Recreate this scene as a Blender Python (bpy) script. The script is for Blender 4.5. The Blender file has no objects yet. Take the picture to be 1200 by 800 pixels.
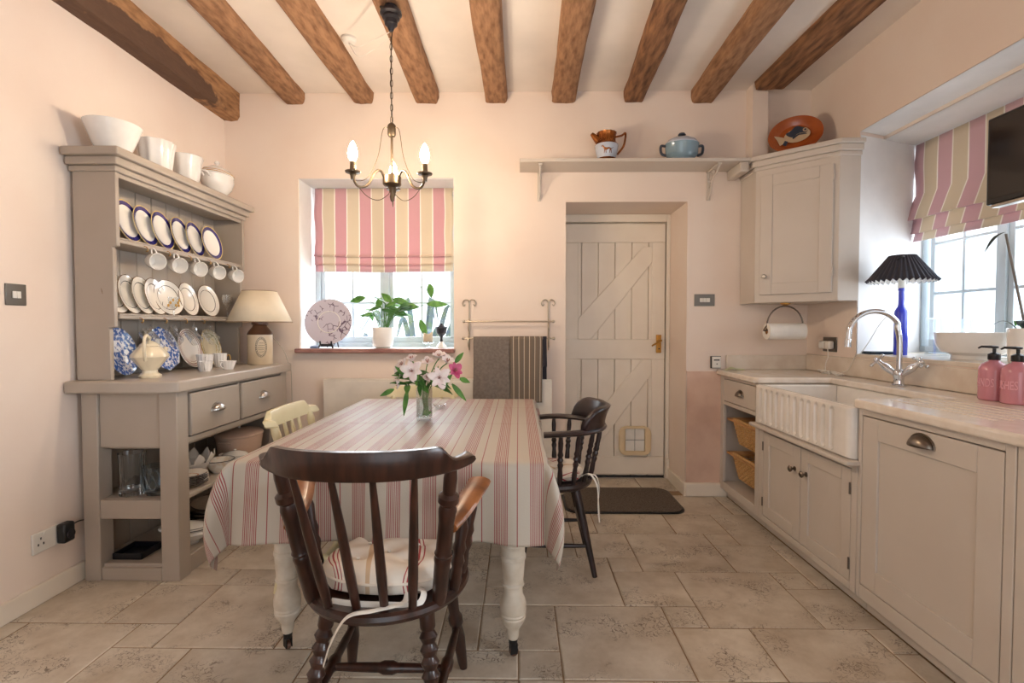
import bpy, bmesh, math, random
from mathutils import Vector, Matrix, Euler, noise
random.seed(7)
S = bpy.context.scene
COL = S.collection
PI = math.pi
rad = math.radians

# ------------------------------------------------------------------ camera
cam_d = bpy.data.cameras.new('camera')
cam_d.sensor_width = 36.0
cam_d.lens = 36.0 * 590.0 / 1200.0
cam_d.clip_start = 0.05
cam = bpy.data.objects.new('camera', cam_d)
COL.objects.link(cam)
cam.location = (0, 0, 1.18)
cam.rotation_euler = (PI / 2 - math.atan(17 / 590), 0, math.atan(8 / 590))
S.camera = cam

# ------------------------------------------------------------------ sky, lights, exposure
world = bpy.data.worlds.new('overcast_sky')
S.world = world
world.use_nodes = True
bg = world.node_tree.nodes['Background']
bg.inputs[0].default_value = (0.86, 0.93, 1.0, 1)
bg.inputs[1].default_value = 2.2

def area(name, loc, rot, sx, sy, power, col):
    d = bpy.data.lights.new(name, 'AREA')
    d.shape = 'RECTANGLE'
    d.size, d.size_y, d.energy, d.color = sx, sy, power, col
    o = bpy.data.objects.new(name, d)
    o.location, o.rotation_euler = loc, rot
    COL.objects.link(o)
    return o
# daylight at the two visible windows, plus two fill lamps added behind the camera
area('added_rear_fill', (0.2, -1.62, 1.15), (rad(90), 0, 0), 1.7, 1.9, 3, (1.0, 0.97, 0.93))  # added fill lamp at an invented rear opening
area('daylight_side_window', (2.68, 2.45, 1.6), (0, rad(90), 0), 1.1, 1.35, 34, (0.80, 0.90, 1.0))
area('added_side_fill', (2.66, -0.15, 1.65), (0, rad(90), 0), 1.15, 1.35, 95, (0.80, 0.90, 1.0))  # added cool fill lamp outside an invented, unseen window
area('daylight_back_window', (-1.0, 3.98, 1.6), (rad(-90), 0, 0), 0.95, 1.0, 40, (0.86, 0.93, 1.0))
BULB = 420.0
S.view_settings.view_transform = 'Standard'
S.view_settings.look = 'None'
S.view_settings.gamma = 1
S.view_settings.use_curve_mapping = False
S.view_settings.exposure = 0.0
S.cycles.use_denoising = True
S.cycles.max_bounces = 10
S.cycles.transparent_max_bounces = 16
S.cycles.sample_clamp_indirect = 6.0

# ------------------------------------------------------------------ materials
def lin(c):
    c = c / 255.0
    return c / 12.92 if c <= 0.04045 else ((c + 0.055) / 1.055) ** 2.4
def L3(c): return (lin(c[0]), lin(c[1]), lin(c[2]), 1.0)

def new_mat(name):
    m = bpy.data.materials.new(name)
    m.use_nodes = True
    return m, m.node_tree.nodes, m.node_tree.links, m.node_tree.nodes['Principled BSDF']

def mapped(N, Lk, stretch=(1, 1, 1), coord='Object'):
    tc = N.new('ShaderNodeTexCoord'); mp = N.new('ShaderNodeMapping')
    mp.inputs['Scale'].default_value = stretch
    Lk.new(tc.outputs[coord], mp.inputs[0])
    return mp.outputs[0]

def M(name, col, rough=0.5, metal=0.0, col2=None, scale=6.0, stretch=(1, 1, 1), bump=0.0, bscale=60.0,
      spec=0.5, coat=0.0, lo=0.35, hi=0.65, detail=6, rnd=0.0):
    m, N, Lk, b = new_mat(name)
    b.inputs['Roughness'].default_value = rough
    b.inputs['Metallic'].default_value = metal
    b.inputs['Specular IOR Level'].default_value = spec
    b.inputs['Coat Weight'].default_value = coat
    b.inputs['Coat Roughness'].default_value = 0.15
    if col2 is None:
        col2 = tuple(max(0, c * 0.94) for c in col)
    v = mapped(N, Lk, stretch)
    nz = N.new('ShaderNodeTexNoise')
    nz.inputs['Scale'].default_value = scale
    nz.inputs['Detail'].default_value = detail
    Lk.new(v, nz.inputs['Vector'])
    cr = N.new('ShaderNodeValToRGB')
    cr.color_ramp.elements[0].position = lo; cr.color_ramp.elements[0].color = L3(col)
    cr.color_ramp.elements[1].position = hi; cr.color_ramp.elements[1].color = L3(col2)
    Lk.new(nz.outputs['Fac'], cr.inputs[0])
    out = cr.outputs[0]
    if rnd:
        oi = N.new('ShaderNodeObjectInfo'); mr = N.new('ShaderNodeMapRange')
        mr.inputs['To Min'].default_value = 1 - rnd; mr.inputs['To Max'].default_value = 1 + rnd * 0.6
        Lk.new(oi.outputs['Random'], mr.inputs['Value'])
        hs = N.new('ShaderNodeHueSaturation')
        Lk.new(mr.outputs[0], hs.inputs['Value']); Lk.new(out, hs.inputs['Color'])
        out = hs.outputs[0]
    Lk.new(out, b.inputs['Base Color'])
    if bump:
        n2 = N.new('ShaderNodeTexNoise'); n2.inputs['Scale'].default_value = bscale; n2.inputs['Detail'].default_value = 4
        Lk.new(v, n2.inputs['Vector'])
        bp = N.new('ShaderNodeBump'); bp.inputs['Strength'].default_value = bump; bp.inputs['Distance'].default_value = 0.004
        Lk.new(n2.outputs['Fac'], bp.inputs['Height']); Lk.new(bp.outputs[0], b.inputs['Normal'])
    return m

def ramp_mat(name, stops, src='uv', period=1.0, rough=0.7, transl=0.0, bump=0.0, interp='CONSTANT', coat=0.0, weave=0.0, R=1.0, noise_amt=0.0):
    """colour bands along UV.x (repeating) or along the radius of the object"""
    m, N, Lk, b = new_mat(name)
    b.inputs['Roughness'].default_value = rough
    b.inputs['Coat Weight'].default_value = coat
    tc = N.new('ShaderNodeTexCoord')
    if src == 'uv':
        sp = N.new('ShaderNodeSeparateXYZ'); Lk.new(tc.outputs['UV'], sp.inputs[0])
        dv = N.new('ShaderNodeMath'); dv.operation = 'DIVIDE'; dv.inputs[1].default_value = period
        Lk.new(sp.outputs[0], dv.inputs[0])
        fr = N.new('ShaderNodeMath'); fr.operation = 'FRACT'; Lk.new(dv.outputs[0], fr.inputs[0])
        val = fr.outputs[0]
    else:
        mp = N.new('ShaderNodeMapping'); mp.inputs['Scale'].default_value = (1, 1, 0)
        Lk.new(tc.outputs['Object'], mp.inputs[0])
        ln = N.new('ShaderNodeVectorMath'); ln.operation = 'LENGTH'; Lk.new(mp.outputs[0], ln.inputs[0])
        dv = N.new('ShaderNodeMath'); dv.operation = 'DIVIDE'; dv.inputs[1].default_value = R
        Lk.new(ln.outputs['Value'], dv.inputs[0])
        val = dv.outputs[0]
        if noise_amt:
            nz = N.new('ShaderNodeTexNoise'); nz.inputs['Scale'].default_value = 38; nz.inputs['Detail'].default_value = 3
            Lk.new(tc.outputs['Object'], nz.inputs['Vector'])
            sb = N.new('ShaderNodeMath'); sb.operation = 'SUBTRACT'; sb.inputs[1].default_value = 0.5; Lk.new(nz.outputs['Fac'], sb.inputs[0])
            ml = N.new('ShaderNodeMath'); ml.operation = 'MULTIPLY'; ml.inputs[1].default_value = noise_amt; Lk.new(sb.outputs[0], ml.inputs[0])
            ad = N.new('ShaderNodeMath'); ad.operation = 'ADD'; Lk.new(val, ad.inputs[0]); Lk.new(ml.outputs[0], ad.inputs[1])
            val = ad.outputs[0]
    cr = N.new('ShaderNodeValToRGB'); cr.color_ramp.interpolation = interp
    el = cr.color_ramp.elements
    while len(el) > 1: el.remove(el[-1])
    el[0].position = stops[0][0]; el[0].color = L3(stops[0][1])
    for p, c in stops[1:]:
        e = el.new(p); e.color = L3(c)
    Lk.new(val, cr.inputs[0])
    Lk.new(cr.outputs[0], b.inputs['Base Color'])
    if weave:
        n2 = N.new('ShaderNodeTexNoise'); n2.inputs['Scale'].default_value = 260; n2.inputs['Detail'].default_value = 2
        Lk.new(tc.outputs['Object'], n2.inputs['Vector'])
        bp = N.new('ShaderNodeBump'); bp.inputs['Strength'].default_value = weave; bp.inputs['Distance'].default_value = 0.002
        Lk.new(n2.outputs['Fac'], bp.inputs['Height']); Lk.new(bp.outputs[0], b.inputs['Normal'])
    if transl:
        tr = N.new('ShaderNodeBsdfTranslucent'); Lk.new(cr.outputs[0], tr.inputs[0])
        mx = N.new('ShaderNodeMixShader'); mx.inputs[0].default_value = transl
        Lk.new(b.outputs[0], mx.inputs[1]); Lk.new(tr.outputs[0], mx.inputs[2])
        Lk.new(mx.outputs[0], N['Material Output'].inputs[0])
    return m

def glass_mat(name, tint=(1, 1, 1), ior=1.45, rough=0.0, thin=False, gloss=0.06):
    m, N, Lk, b = new_mat(name)
    if thin:
        t = N.new('ShaderNodeBsdfTransparent'); t.inputs[0].default_value = (*tint, 1)
        g = N.new('ShaderNodeBsdfGlossy'); g.inputs['Roughness'].default_value = 0.03
        lw = N.new('ShaderNodeLayerWeight'); lw.inputs[0].default_value = 0.25
        mr = N.new('ShaderNodeMapRange'); mr.inputs['To Min'].default_value = gloss; mr.inputs['To Max'].default_value = 0.75
        Lk.new(lw.outputs['Facing'], mr.inputs['Value'])
        mx = N.new('ShaderNodeMixShader')
        Lk.new(mr.outputs[0], mx.inputs[0]); Lk.new(t.outputs[0], mx.inputs[1]); Lk.new(g.outputs[0], mx.inputs[2])
        Lk.new(mx.outputs[0], N['Material Output'].inputs[0])
    else:
        b.inputs['Base Color'].default_value = (*tint, 1)
        b.inputs['Roughness'].default_value = rough
        b.inputs['IOR'].default_value = ior
        b.inputs['Transmission Weight'].default_value = 1.0
    return m

def emit_mat(name, col, strength):
    m, N, Lk, b = new_mat(name)
    b.inputs['Emission Color'].default_value = (*col, 1)
    b.inputs['Emission Strength'].default_value = strength
    return m

m_wall = M('peach_plaster', (240, 225, 212), 0.85, col2=(237, 219, 205), scale=2.5, bump=0.12, bscale=28)
m_wall_low = M('pink_damp_plaster', (226, 194, 174), 0.85, col2=(214, 178, 158), scale=7, bump=0.3, bscale=25)
m_ceil = M('ceiling_white', (240, 230, 220), 0.9, scale=2)
m_white = M('white_gloss_paint', (240, 230, 215), 0.42, col2=(235, 224, 208), scale=5, bump=0.05, bscale=30)
m_reveal = M('white_window_reveal', (244, 242, 240), 0.7, scale=3)
m_winframe = M('grey_window_paint', (188, 200, 206), 0.45)
m_beam = M('old_oak_beam', (168, 126, 92), 0.9, col2=(112, 77, 52), scale=9, stretch=(4, 1.0, 4), bump=0.9, bscale=26, lo=0.38, hi=0.72, detail=10)
m_beam_dark = M('dark_oak_beam', (160, 114, 78), 0.9, col2=(92, 62, 42), scale=7, stretch=(5, 0.9, 5), bump=0.9, bscale=30, detail=10)
def stained(m, cx, cz, sx, sz):
    # old dark paint left on the lower arris of the beam: a worn patch with its own outline
    N, Lk = m.node_tree.nodes, m.node_tree.links
    b = N['Principled BSDF']; src = b.inputs['Base Color'].links[0].from_socket
    tc = N.new('ShaderNodeTexCoord'); mp = N.new('ShaderNodeMapping'); mp.vector_type = 'TEXTURE'
    mp.inputs['Location'].default_value = (0, cx, cz); mp.inputs['Scale'].default_value = (1e4, sx, sz)
    Lk.new(tc.outputs['Object'], mp.inputs[0])
    ln = N.new('ShaderNodeVectorMath'); ln.operation = 'LENGTH'; Lk.new(mp.outputs[0], ln.inputs[0])
    nz = N.new('ShaderNodeTexNoise'); nz.inputs['Scale'].default_value = 9; nz.inputs['Detail'].default_value = 6; Lk.new(tc.outputs['Object'], nz.inputs['Vector'])
    ad = N.new('ShaderNodeMath'); ad.operation = 'ADD'; Lk.new(ln.outputs['Value'], ad.inputs[0]); Lk.new(nz.outputs['Fac'], ad.inputs[1])
    mr = N.new('ShaderNodeMapRange'); mr.inputs['From Min'].default_value = 1.36; mr.inputs['From Max'].default_value = 1.46; mr.inputs['To Min'].default_value = 0.9; mr.inputs['To Max'].default_value = 0
    Lk.new(ad.outputs[0], mr.inputs['Value'])
    mx = N.new('ShaderNodeMix'); mx.data_type = 'RGBA'; mx.inputs[7].default_value = L3((84, 62, 50))
    Lk.new(mr.outputs[0], mx.inputs[0]); Lk.new(src, mx.inputs[6]); Lk.new(mx.outputs[2], b.inputs['Base Color'])
    return m
m_beam_patch = stained(M('old_oak_beam_with_dark_patch', (176, 132, 92), 0.9, col2=(116, 80, 52), scale=9, stretch=(4, 1.0, 4), bump=0.9, bscale=26, lo=0.38, hi=0.72, detail=10), 0.72, 0.03, 0.62, 0.085)
m_grout = M('floor_grout', (150, 124, 96), 0.95, scale=30, bump=0.2)
m_paint = M('greige_cabinet_paint', (210, 200, 189), 0.42, col2=(206, 195, 183), scale=3, bump=0.04, bscale=80)
m_dresser = M('taupe_dresser_paint', (178, 166, 153), 0.45, col2=(171, 159, 145), scale=3, bump=0.05, bscale=60)
m_dresser_top = M('taupe_worktop_paint', (186, 175, 163), 0.33, col2=(174, 162, 148), scale=4, bump=0.05)
m_stone = M('cream_stone_worktop', (240, 230, 218), 0.14, col2=(230, 216, 200), scale=18, detail=9)
m_splash = M('stone_upstand', (232, 222, 208), 0.22, col2=(220, 206, 190), scale=10, detail=8)
m_ceramic = M('white_ceramic', (246, 243, 238), 0.14, coat=0.4)
m_cream_cer = M('cream_ceramic', (240, 228, 200), 0.18, coat=0.4)
m_sink = M('fireclay_white', (246, 240, 232), 0.2, coat=0.3)
m_dark = M('dark_chair_wood', (62, 34, 24), 0.32, col2=(34, 18, 13), scale=14, stretch=(3, 3, 0.6), coat=0.18, bump=0.05)
m_worn = M('worn_arm_wood', (156, 96, 52), 0.32, col2=(70, 38, 24), scale=9, stretch=(1, 1, 1), coat=0.3, lo=0.42, hi=0.7)
m_black_wood = M('blackened_chair_wood', (50, 34, 36), 0.32, col2=(28, 18, 18), scale=12, coat=0.3)
m_cream = M('cream_chair_paint', (232, 222, 184), 0.4, col2=(222, 210, 168), scale=6)
m_legpaint = M('chalky_table_leg_paint', (220, 210, 194), 0.5, col2=(200, 186, 166), scale=16, bump=0.1)
m_chrome = M('chrome', (225, 228, 232), 0.08, 1.0)
m_nickel = M('brushed_nickel', (190, 186, 180), 0.28, 1.0)
m_pewter = M('pewter', (128, 118, 108), 0.32, 1.0)
m_iron = M('antique_iron', (120, 104, 84), 0.4, 0.85, col2=(92, 78, 62))
m_wire = M('pale_metal_wire', (190, 178, 160), 0.35, 0.7)
m_brass = M('brass', (196, 148, 78), 0.28, 1.0)
m_black = M('black_plastic', (24, 24, 26), 0.35)
m_dkplate = M('brushed_dark_steel', (120, 116, 110), 0.35, 0.9)
m_plastic = M('white_plastic', (240, 236, 228), 0.35)
m_cat = M('cream_plastic', (232, 208, 168), 0.4)
m_rad = M('radiator_white', (236, 228, 216), 0.4)
m_sillbrick = M('terracotta_sill', (178, 134, 124), 0.45, col2=(150, 104, 98), scale=12)
m_glass = glass_mat('window_glass', thin=True, gloss=0.03)
m_clear = glass_mat('clear_glass', (0.97, 0.99, 1.0), thin=True, gloss=0.10)
m_cut = glass_mat('pressed_glass', (0.93, 0.96, 0.98), ior=1.45)
m_bluecut = glass_mat('blue_cut_glass', (0.74, 0.86, 0.96), ior=1.45)
m_water = glass_mat('vase_water', (0.93, 0.98, 0.96), thin=True, gloss=0.05)
m_cobalt = M('cobalt_bottle_glass', (52, 66, 205), 0.08, coat=0.5)
m_pink = M('pink_bottle', (206, 138, 150), 0.22, col2=(200, 130, 144), coat=0.3)
m_pinktext = M('pale_pink_print', (236, 176, 190), 0.5)
m_green = M('leaf_green', (70, 122, 52), 0.5, col2=(44, 92, 40), scale=25)
m_green2 = M('bright_leaf', (104, 158, 70), 0.5, col2=(64, 118, 50), scale=25)
m_stem = M('flower_stem', (86, 128, 64), 0.5)
m_petal = M('white_petal', (250, 245, 242), 0.6, col2=(246, 228, 228), scale=30)
m_petal_pink = M('pink_petal', (222, 110, 148), 0.6, col2=(190, 62, 108), scale=30)
m_anther = M('flower_throat', (176, 122, 110), 0.6)
m_towel = M('grey_towel', (132, 122, 114), 0.95, col2=(116, 106, 98), scale=60, bump=0.5, bscale=300)
m_navy = M('dark_towel', (52, 50, 58), 0.95)
m_mat = M('brown_pile_mat', (118, 106, 94), 1.0, col2=(70, 60, 54), scale=160, bump=1.0, bscale=260)
m_wicker = M('wicker', (222, 182, 124), 0.6, col2=(192, 146, 92), scale=60, stretch=(1, 1, 3), bump=0.5, bscale=120)
m_bwood = M('basket_rail_wood', (212, 164, 108), 0.5, col2=(170, 116, 62), scale=20, stretch=(1, 0.2, 1))
m_soil = M('potting_soil', (60, 46, 36), 1.0)
m_screen = M('tv_screen', (30, 27, 28), 0.12)
m_paper = M('kitchen_paper', (246, 240, 230), 0.9, bump=0.2, bscale=150)
m_shade = M('cream_lampshade', (240, 226, 200), 0.75, bump=0.1, bscale=150)
m_shadetrim = M('lampshade_trim', (150, 120, 90), 0.7)
m_brownglaze = M('brown_salt_glaze', (112, 76, 56), 0.28, col2=(86, 56, 42), coat=0.3)
m_stonejar = M('stoneware_glaze', (226, 208, 180), 0.3, col2=(214, 192, 160), coat=0.2)
m_ink = M('stamp_ink', (62, 62, 66), 0.5)
m_pleat = M('charcoal_pleated_paper', (62, 62, 72), 0.7)
m_lining = M('white_lining', (240, 238, 232), 0.7)
m_copper = M('copper_lustre', (176, 110, 54), 0.22, 0.75, col2=(120, 66, 30), scale=14)
m_bluewhite = M('pale_blue_glaze', (196, 206, 222), 0.2, coat=0.3)
m_tealglaze = M('grey_blue_glaze', (138, 164, 178), 0.2, col2=(120, 148, 164), coat=0.4)
m_terra = M('orange_slipware', (178, 92, 42), 0.25, col2=(150, 70, 30), scale=8, coat=0.4)
m_slipblue = M('slip_blue', (62, 70, 84), 0.35)
m_slipcream = M('slip_cream', (206, 182, 150), 0.35)
m_casserole = M('pale_pink_enamel', (216, 188, 168), 0.25, col2=(206, 176, 156), coat=0.3)
m_tray = M('black_tray', (20, 22, 30), 0.3)
m_candle = M('candle_wax', (214, 200, 176), 0.6)
m_darkmetal = M('dark_bronze', (52, 50, 56), 0.4, 0.5)
m_ribbon = M('white_ribbon', (244, 240, 230), 0.8)
m_stick = M('grey_stick', (120, 112, 104), 0.6)
m_darkleaf = M('dark_leaf', (70, 84, 84), 0.4)
m_gold = M('gilt', (206, 160, 84), 0.3, 0.8)
m_garden = M('garden_gravel', (196, 190, 178), 0.95, scale=20)
m_hedge = M('garden_leaf', (104, 124, 150), 0.8, col2=(126, 146, 120), scale=12)
m_tablet = M('dark_glass_tablet', (40, 60, 78), 0.2)

m_plate_blue = ramp_mat('navy_rim_plate', [(0, (248, 244, 236)), (0.77, (250, 246, 238)), (0.785, (48, 44, 112)), (0.975, (220, 196, 130))], 'radius', R=0.1, rough=0.12, coat=0.5)
m_plate_line = ramp_mat('lined_rim_plate', [(0, (248, 242, 230)), (0.66, (60, 46, 40)), (0.69, (248, 242, 230)), (0.955, (120, 90, 60))], 'radius', R=0.1, rough=0.12, coat=0.5)
m_plate_pat = ramp_mat('patterned_rim_plate', [(0, (246, 240, 232)), (0.70, (180, 130, 120)), (0.72, (246, 240, 232)), (0.8, (176, 132, 126)), (0.84, (240, 230, 222)), (0.9, (168, 124, 120)), (0.94, (246, 240, 232))], 'radius', R=0.115, rough=0.15, coat=0.5, noise_amt=0.04)
m_plate_flor = ramp_mat('floral_cream_plate', [(0, (240, 228, 196)), (0.6, (226, 206, 150)), (0.66, (240, 228, 196)), (0.8, (150, 150, 96)), (0.84, (240, 228, 196)), (0.95, (206, 176, 110))], 'radius', R=0.11, rough=0.15, coat=0.5, noise_amt=0.3)
m_bowlrim = M('floral_bowl_glaze', (244, 238, 228), 0.15, col2=(226, 204, 176), scale=34, coat=0.4, lo=0.5, hi=0.72)

def willow_mat():
    m, N, Lk, b = new_mat('blue_willow_transfer')
    b.inputs['Roughness'].default_value = 0.12; b.inputs['Coat Weight'].default_value = 0.5
    tc = N.new('ShaderNodeTexCoord')
    nz = N.new('ShaderNodeTexNoise'); nz.inputs['Scale'].default_value = 62; nz.inputs['Detail'].default_value = 4
    Lk.new(tc.outputs['Object'], nz.inputs['Vector'])
    mp = N.new('ShaderNodeMapping'); mp.inputs['Scale'].default_value = (1, 1, 0); Lk.new(tc.outputs['Object'], mp.inputs[0])
    ln = N.new('ShaderNodeVectorMath'); ln.operation = 'LENGTH'; Lk.new(mp.outputs[0], ln.inputs[0])
    ring = N.new('ShaderNodeValToRGB'); e = ring.color_ramp.elements
    e[0].position = 0; e[0].color = (0.12, 0.12, 0.12, 1); e[1].position = 0.055; e[1].color = (-0.04, 0, 0, 1)
    for p, v in ((0.07, 0.2), (0.078, -0.1), (0.085, 0.14), (0.115, 0.12), (0.122, -0.1)):
        q = e.new(p); q.color = (v, v, v, 1)
    Lk.new(ln.outputs['Value'], ring.inputs[0])
    ad = N.new('ShaderNodeMath'); ad.operation = 'ADD'; Lk.new(nz.outputs['Fac'], ad.inputs[0]); Lk.new(ring.outputs[0], ad.inputs[1])
    cr = N.new('ShaderNodeValToRGB')
    c = cr.color_ramp.elements
    c[0].position = 0.52; c[0].color = L3((236, 240, 248)); c[1].position = 0.64; c[1].color = L3((70, 106, 178))
    Lk.new(ad.outputs[0], cr.inputs[0]); Lk.new(cr.outputs[0], b.inputs['Base Color'])
    return m
m_willow = willow_mat()

def branch_plate_mat():
    m, N, Lk, b = new_mat('lilac_branch_plate_glaze')
    b.inputs['Roughness'].default_value = 0.12; b.inputs['Coat Weight'].default_value = 0.5
    tc = N.new('ShaderNodeTexCoord')
    vo = N.new('ShaderNodeTexVoronoi'); vo.feature = 'DISTANCE_TO_EDGE'; vo.inputs['Scale'].default_value = 24
    nz = N.new('ShaderNodeTexNoise'); nz.inputs['Scale'].default_value = 11
    Lk.new(tc.outputs['Object'], vo.inputs['Vector']); Lk.new(tc.outputs['Object'], nz.inputs['Vector'])
    a = N.new('ShaderNodeMath'); a.operation = 'LESS_THAN'; a.inputs[1].default_value = 0.045; Lk.new(vo.outputs['Distance'], a.inputs[0])
    g = N.new('ShaderNodeMath'); g.operation = 'GREATER_THAN'; g.inputs[1].default_value = 0.53; Lk.new(nz.outputs['Fac'], g.inputs[0])
    mu = N.new('ShaderNodeMath'); mu.operation = 'MULTIPLY'; Lk.new(a.outputs[0], mu.inputs[0]); Lk.new(g.outputs[0], mu.inputs[1])
    mx = N.new('ShaderNodeMix'); mx.data_type = 'RGBA'
    mx.inputs[6].default_value = L3((204, 198, 212)); mx.inputs[7].default_value = L3((108, 92, 112))
    Lk.new(mu.outputs[0], mx.inputs[0]); Lk.new(mx.outputs[2], b.inputs['Base Color'])
    return m
m_branch = branch_plate_mat()

# fabric stripes
OAT, RED = (184, 174, 159), (146, 64, 64)
st = [(0.0, OAT)]
for i in range(8):
    st += [(0.09 + i * 0.05, RED), (0.111 + i * 0.05, OAT)]
st += [(0.72, RED), (0.75, OAT)]
m_cloth = ramp_mat('red_stripe_linen', st, 'uv', 0.112, 0.5, weave=0.25)
WH = (240, 228, 212)
m_cush = ramp_mat('cream_cushion_ticking', [(0, WH), (0.30, (176, 76, 76)), (0.315, WH), (0.35, (176, 76, 76)), (0.372, WH), (0.41, (176, 76, 76)), (0.425, WH), (0.78, (214, 184, 150)), (0.84, WH)], 'uv', 0.26, 0.9, weave=0.3)
PK, BG_, LN = (214, 170, 175), (220, 206, 184), (246, 240, 230)
m_blind = ramp_mat('pink_beige_blind', [(0, PK), (0.455, LN), (0.5, BG_), (0.955, LN)], 'uv', 0.182, 0.9, transl=0.22, weave=0.2)
m_blind2 = ramp_mat('pink_beige_blind_side', [(0, (216, 182, 186)), (0.455, LN), (0.5, BG_), (0.955, LN)], 'uv', 0.2, 0.9, transl=0.2, weave=0.2)
TG, TW, TO = (116, 104, 92), (216, 200, 178), (150, 118, 92)
m_striptowel = ramp_mat('striped_tea_towel', [(0, TG), (0.62, TW), (0.72, TG), (0.86, TO), (0.9, TG)], 'uv', 0.036, 0.95, weave=0.4)

def tile_mat():
    m, N, Lk, b = new_mat('travertine_tile')
    oi = N.new('ShaderNodeObjectInfo')
    tc = N.new('ShaderNodeTexCoord')
    of = N.new('ShaderNodeVectorMath'); of.operation = 'SCALE'; of.inputs['Scale'].default_value = 3.0
    Lk.new(oi.outputs['Location'], of.inputs[0])
    av = N.new('ShaderNodeVectorMath'); av.operation = 'ADD'; Lk.new(tc.outputs['Object'], av.inputs[0]); Lk.new(of.outputs[0], av.inputs[1])
    n1 = N.new('ShaderNodeTexNoise'); n1.inputs['Scale'].default_value = 5; n1.inputs['Detail'].default_value = 8; n1.inputs['Roughness'].default_value = 0.65
    Lk.new(av.outputs[0], n1.inputs['Vector'])
    cr = N.new('ShaderNodeValToRGB'); e = cr.color_ramp.elements
    e[0].position = 0.3; e[0].color = L3((186, 170, 149)); e[1].position = 0.68; e[1].color = L3((224, 214, 198))
    Lk.new(n1.outputs['Fac'], cr.inputs[0])
    hs = N.new('ShaderNodeHueSaturation'); mr = N.new('ShaderNodeMapRange')
    mr.inputs['To Min'].default_value = 0.86; mr.inputs['To Max'].default_value = 1.04
    Lk.new(oi.outputs['Random'], mr.inputs['Value']); Lk.new(mr.outputs[0], hs.inputs['Value']); Lk.new(cr.outputs[0], hs.inputs['Color'])
    # pits: fine cracks gathered in patches
    n2 = N.new('ShaderNodeTexNoise'); n2.inputs['Scale'].default_value = 34; n2.inputs['Detail'].default_value = 5; n2.inputs['Distortion'].default_value = 1.2
    Lk.new(av.outputs[0], n2.inputs['Vector'])
    n3 = N.new('ShaderNodeTexNoise'); n3.inputs['Scale'].default_value = 5.5; n3.inputs['Detail'].default_value = 2
    Lk.new(av.outputs[0], n3.inputs['Vector'])
    ab = N.new('ShaderNodeMath'); ab.operation = 'SUBTRACT'; ab.inputs[1].default_value = 0.5; Lk.new(n2.outputs['Fac'], ab.inputs[0])
    ab2 = N.new('ShaderNodeMath'); ab2.operation = 'ABSOLUTE'; Lk.new(ab.outputs[0], ab2.inputs[0])
    lt = N.new('ShaderNodeMapRange'); lt.inputs['From Min'].default_value = 0.0; lt.inputs['From Max'].default_value = 0.03
    lt.inputs['To Min'].default_value = 1; lt.inputs['To Max'].default_value = 0; Lk.new(ab2.outputs[0], lt.inputs['Value'])
    pm = N.new('ShaderNodeMapRange'); pm.inputs['From Min'].default_value = 0.49; pm.inputs['From Max'].default_value = 0.6; Lk.new(n3.outputs['Fac'], pm.inputs['Value'])
    mu = N.new('ShaderNodeMath'); mu.operation = 'MULTIPLY'; Lk.new(lt.outputs[0], mu.inputs[0]); Lk.new(pm.outputs[0], mu.inputs[1])
    mx = N.new('ShaderNodeMix'); mx.data_type = 'RGBA'; mx.inputs[7].default_value = L3((98, 78, 60))
    mu2 = N.new('ShaderNodeMath'); mu2.operation = 'MULTIPLY'; mu2.inputs[1].default_value = 0.95; Lk.new(mu.outputs[0], mu2.inputs[0])
    Lk.new(mu2.outputs[0], mx.inputs[0]); Lk.new(hs.outputs[0], mx.inputs[6]); Lk.new(mx.outputs[2], b.inputs['Base Color'])
    bp = N.new('ShaderNodeBump'); bp.inputs['Strength'].default_value = 0.5; bp.inputs['Distance'].default_value = 0.003; bp.invert = True
    Lk.new(mu.outputs[0], bp.inputs['Height']); Lk.new(bp.outputs[0], b.inputs['Normal'])
    b.inputs['Roughness'].default_value = 0.4
    return m
m_tile = tile_mat()

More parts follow.
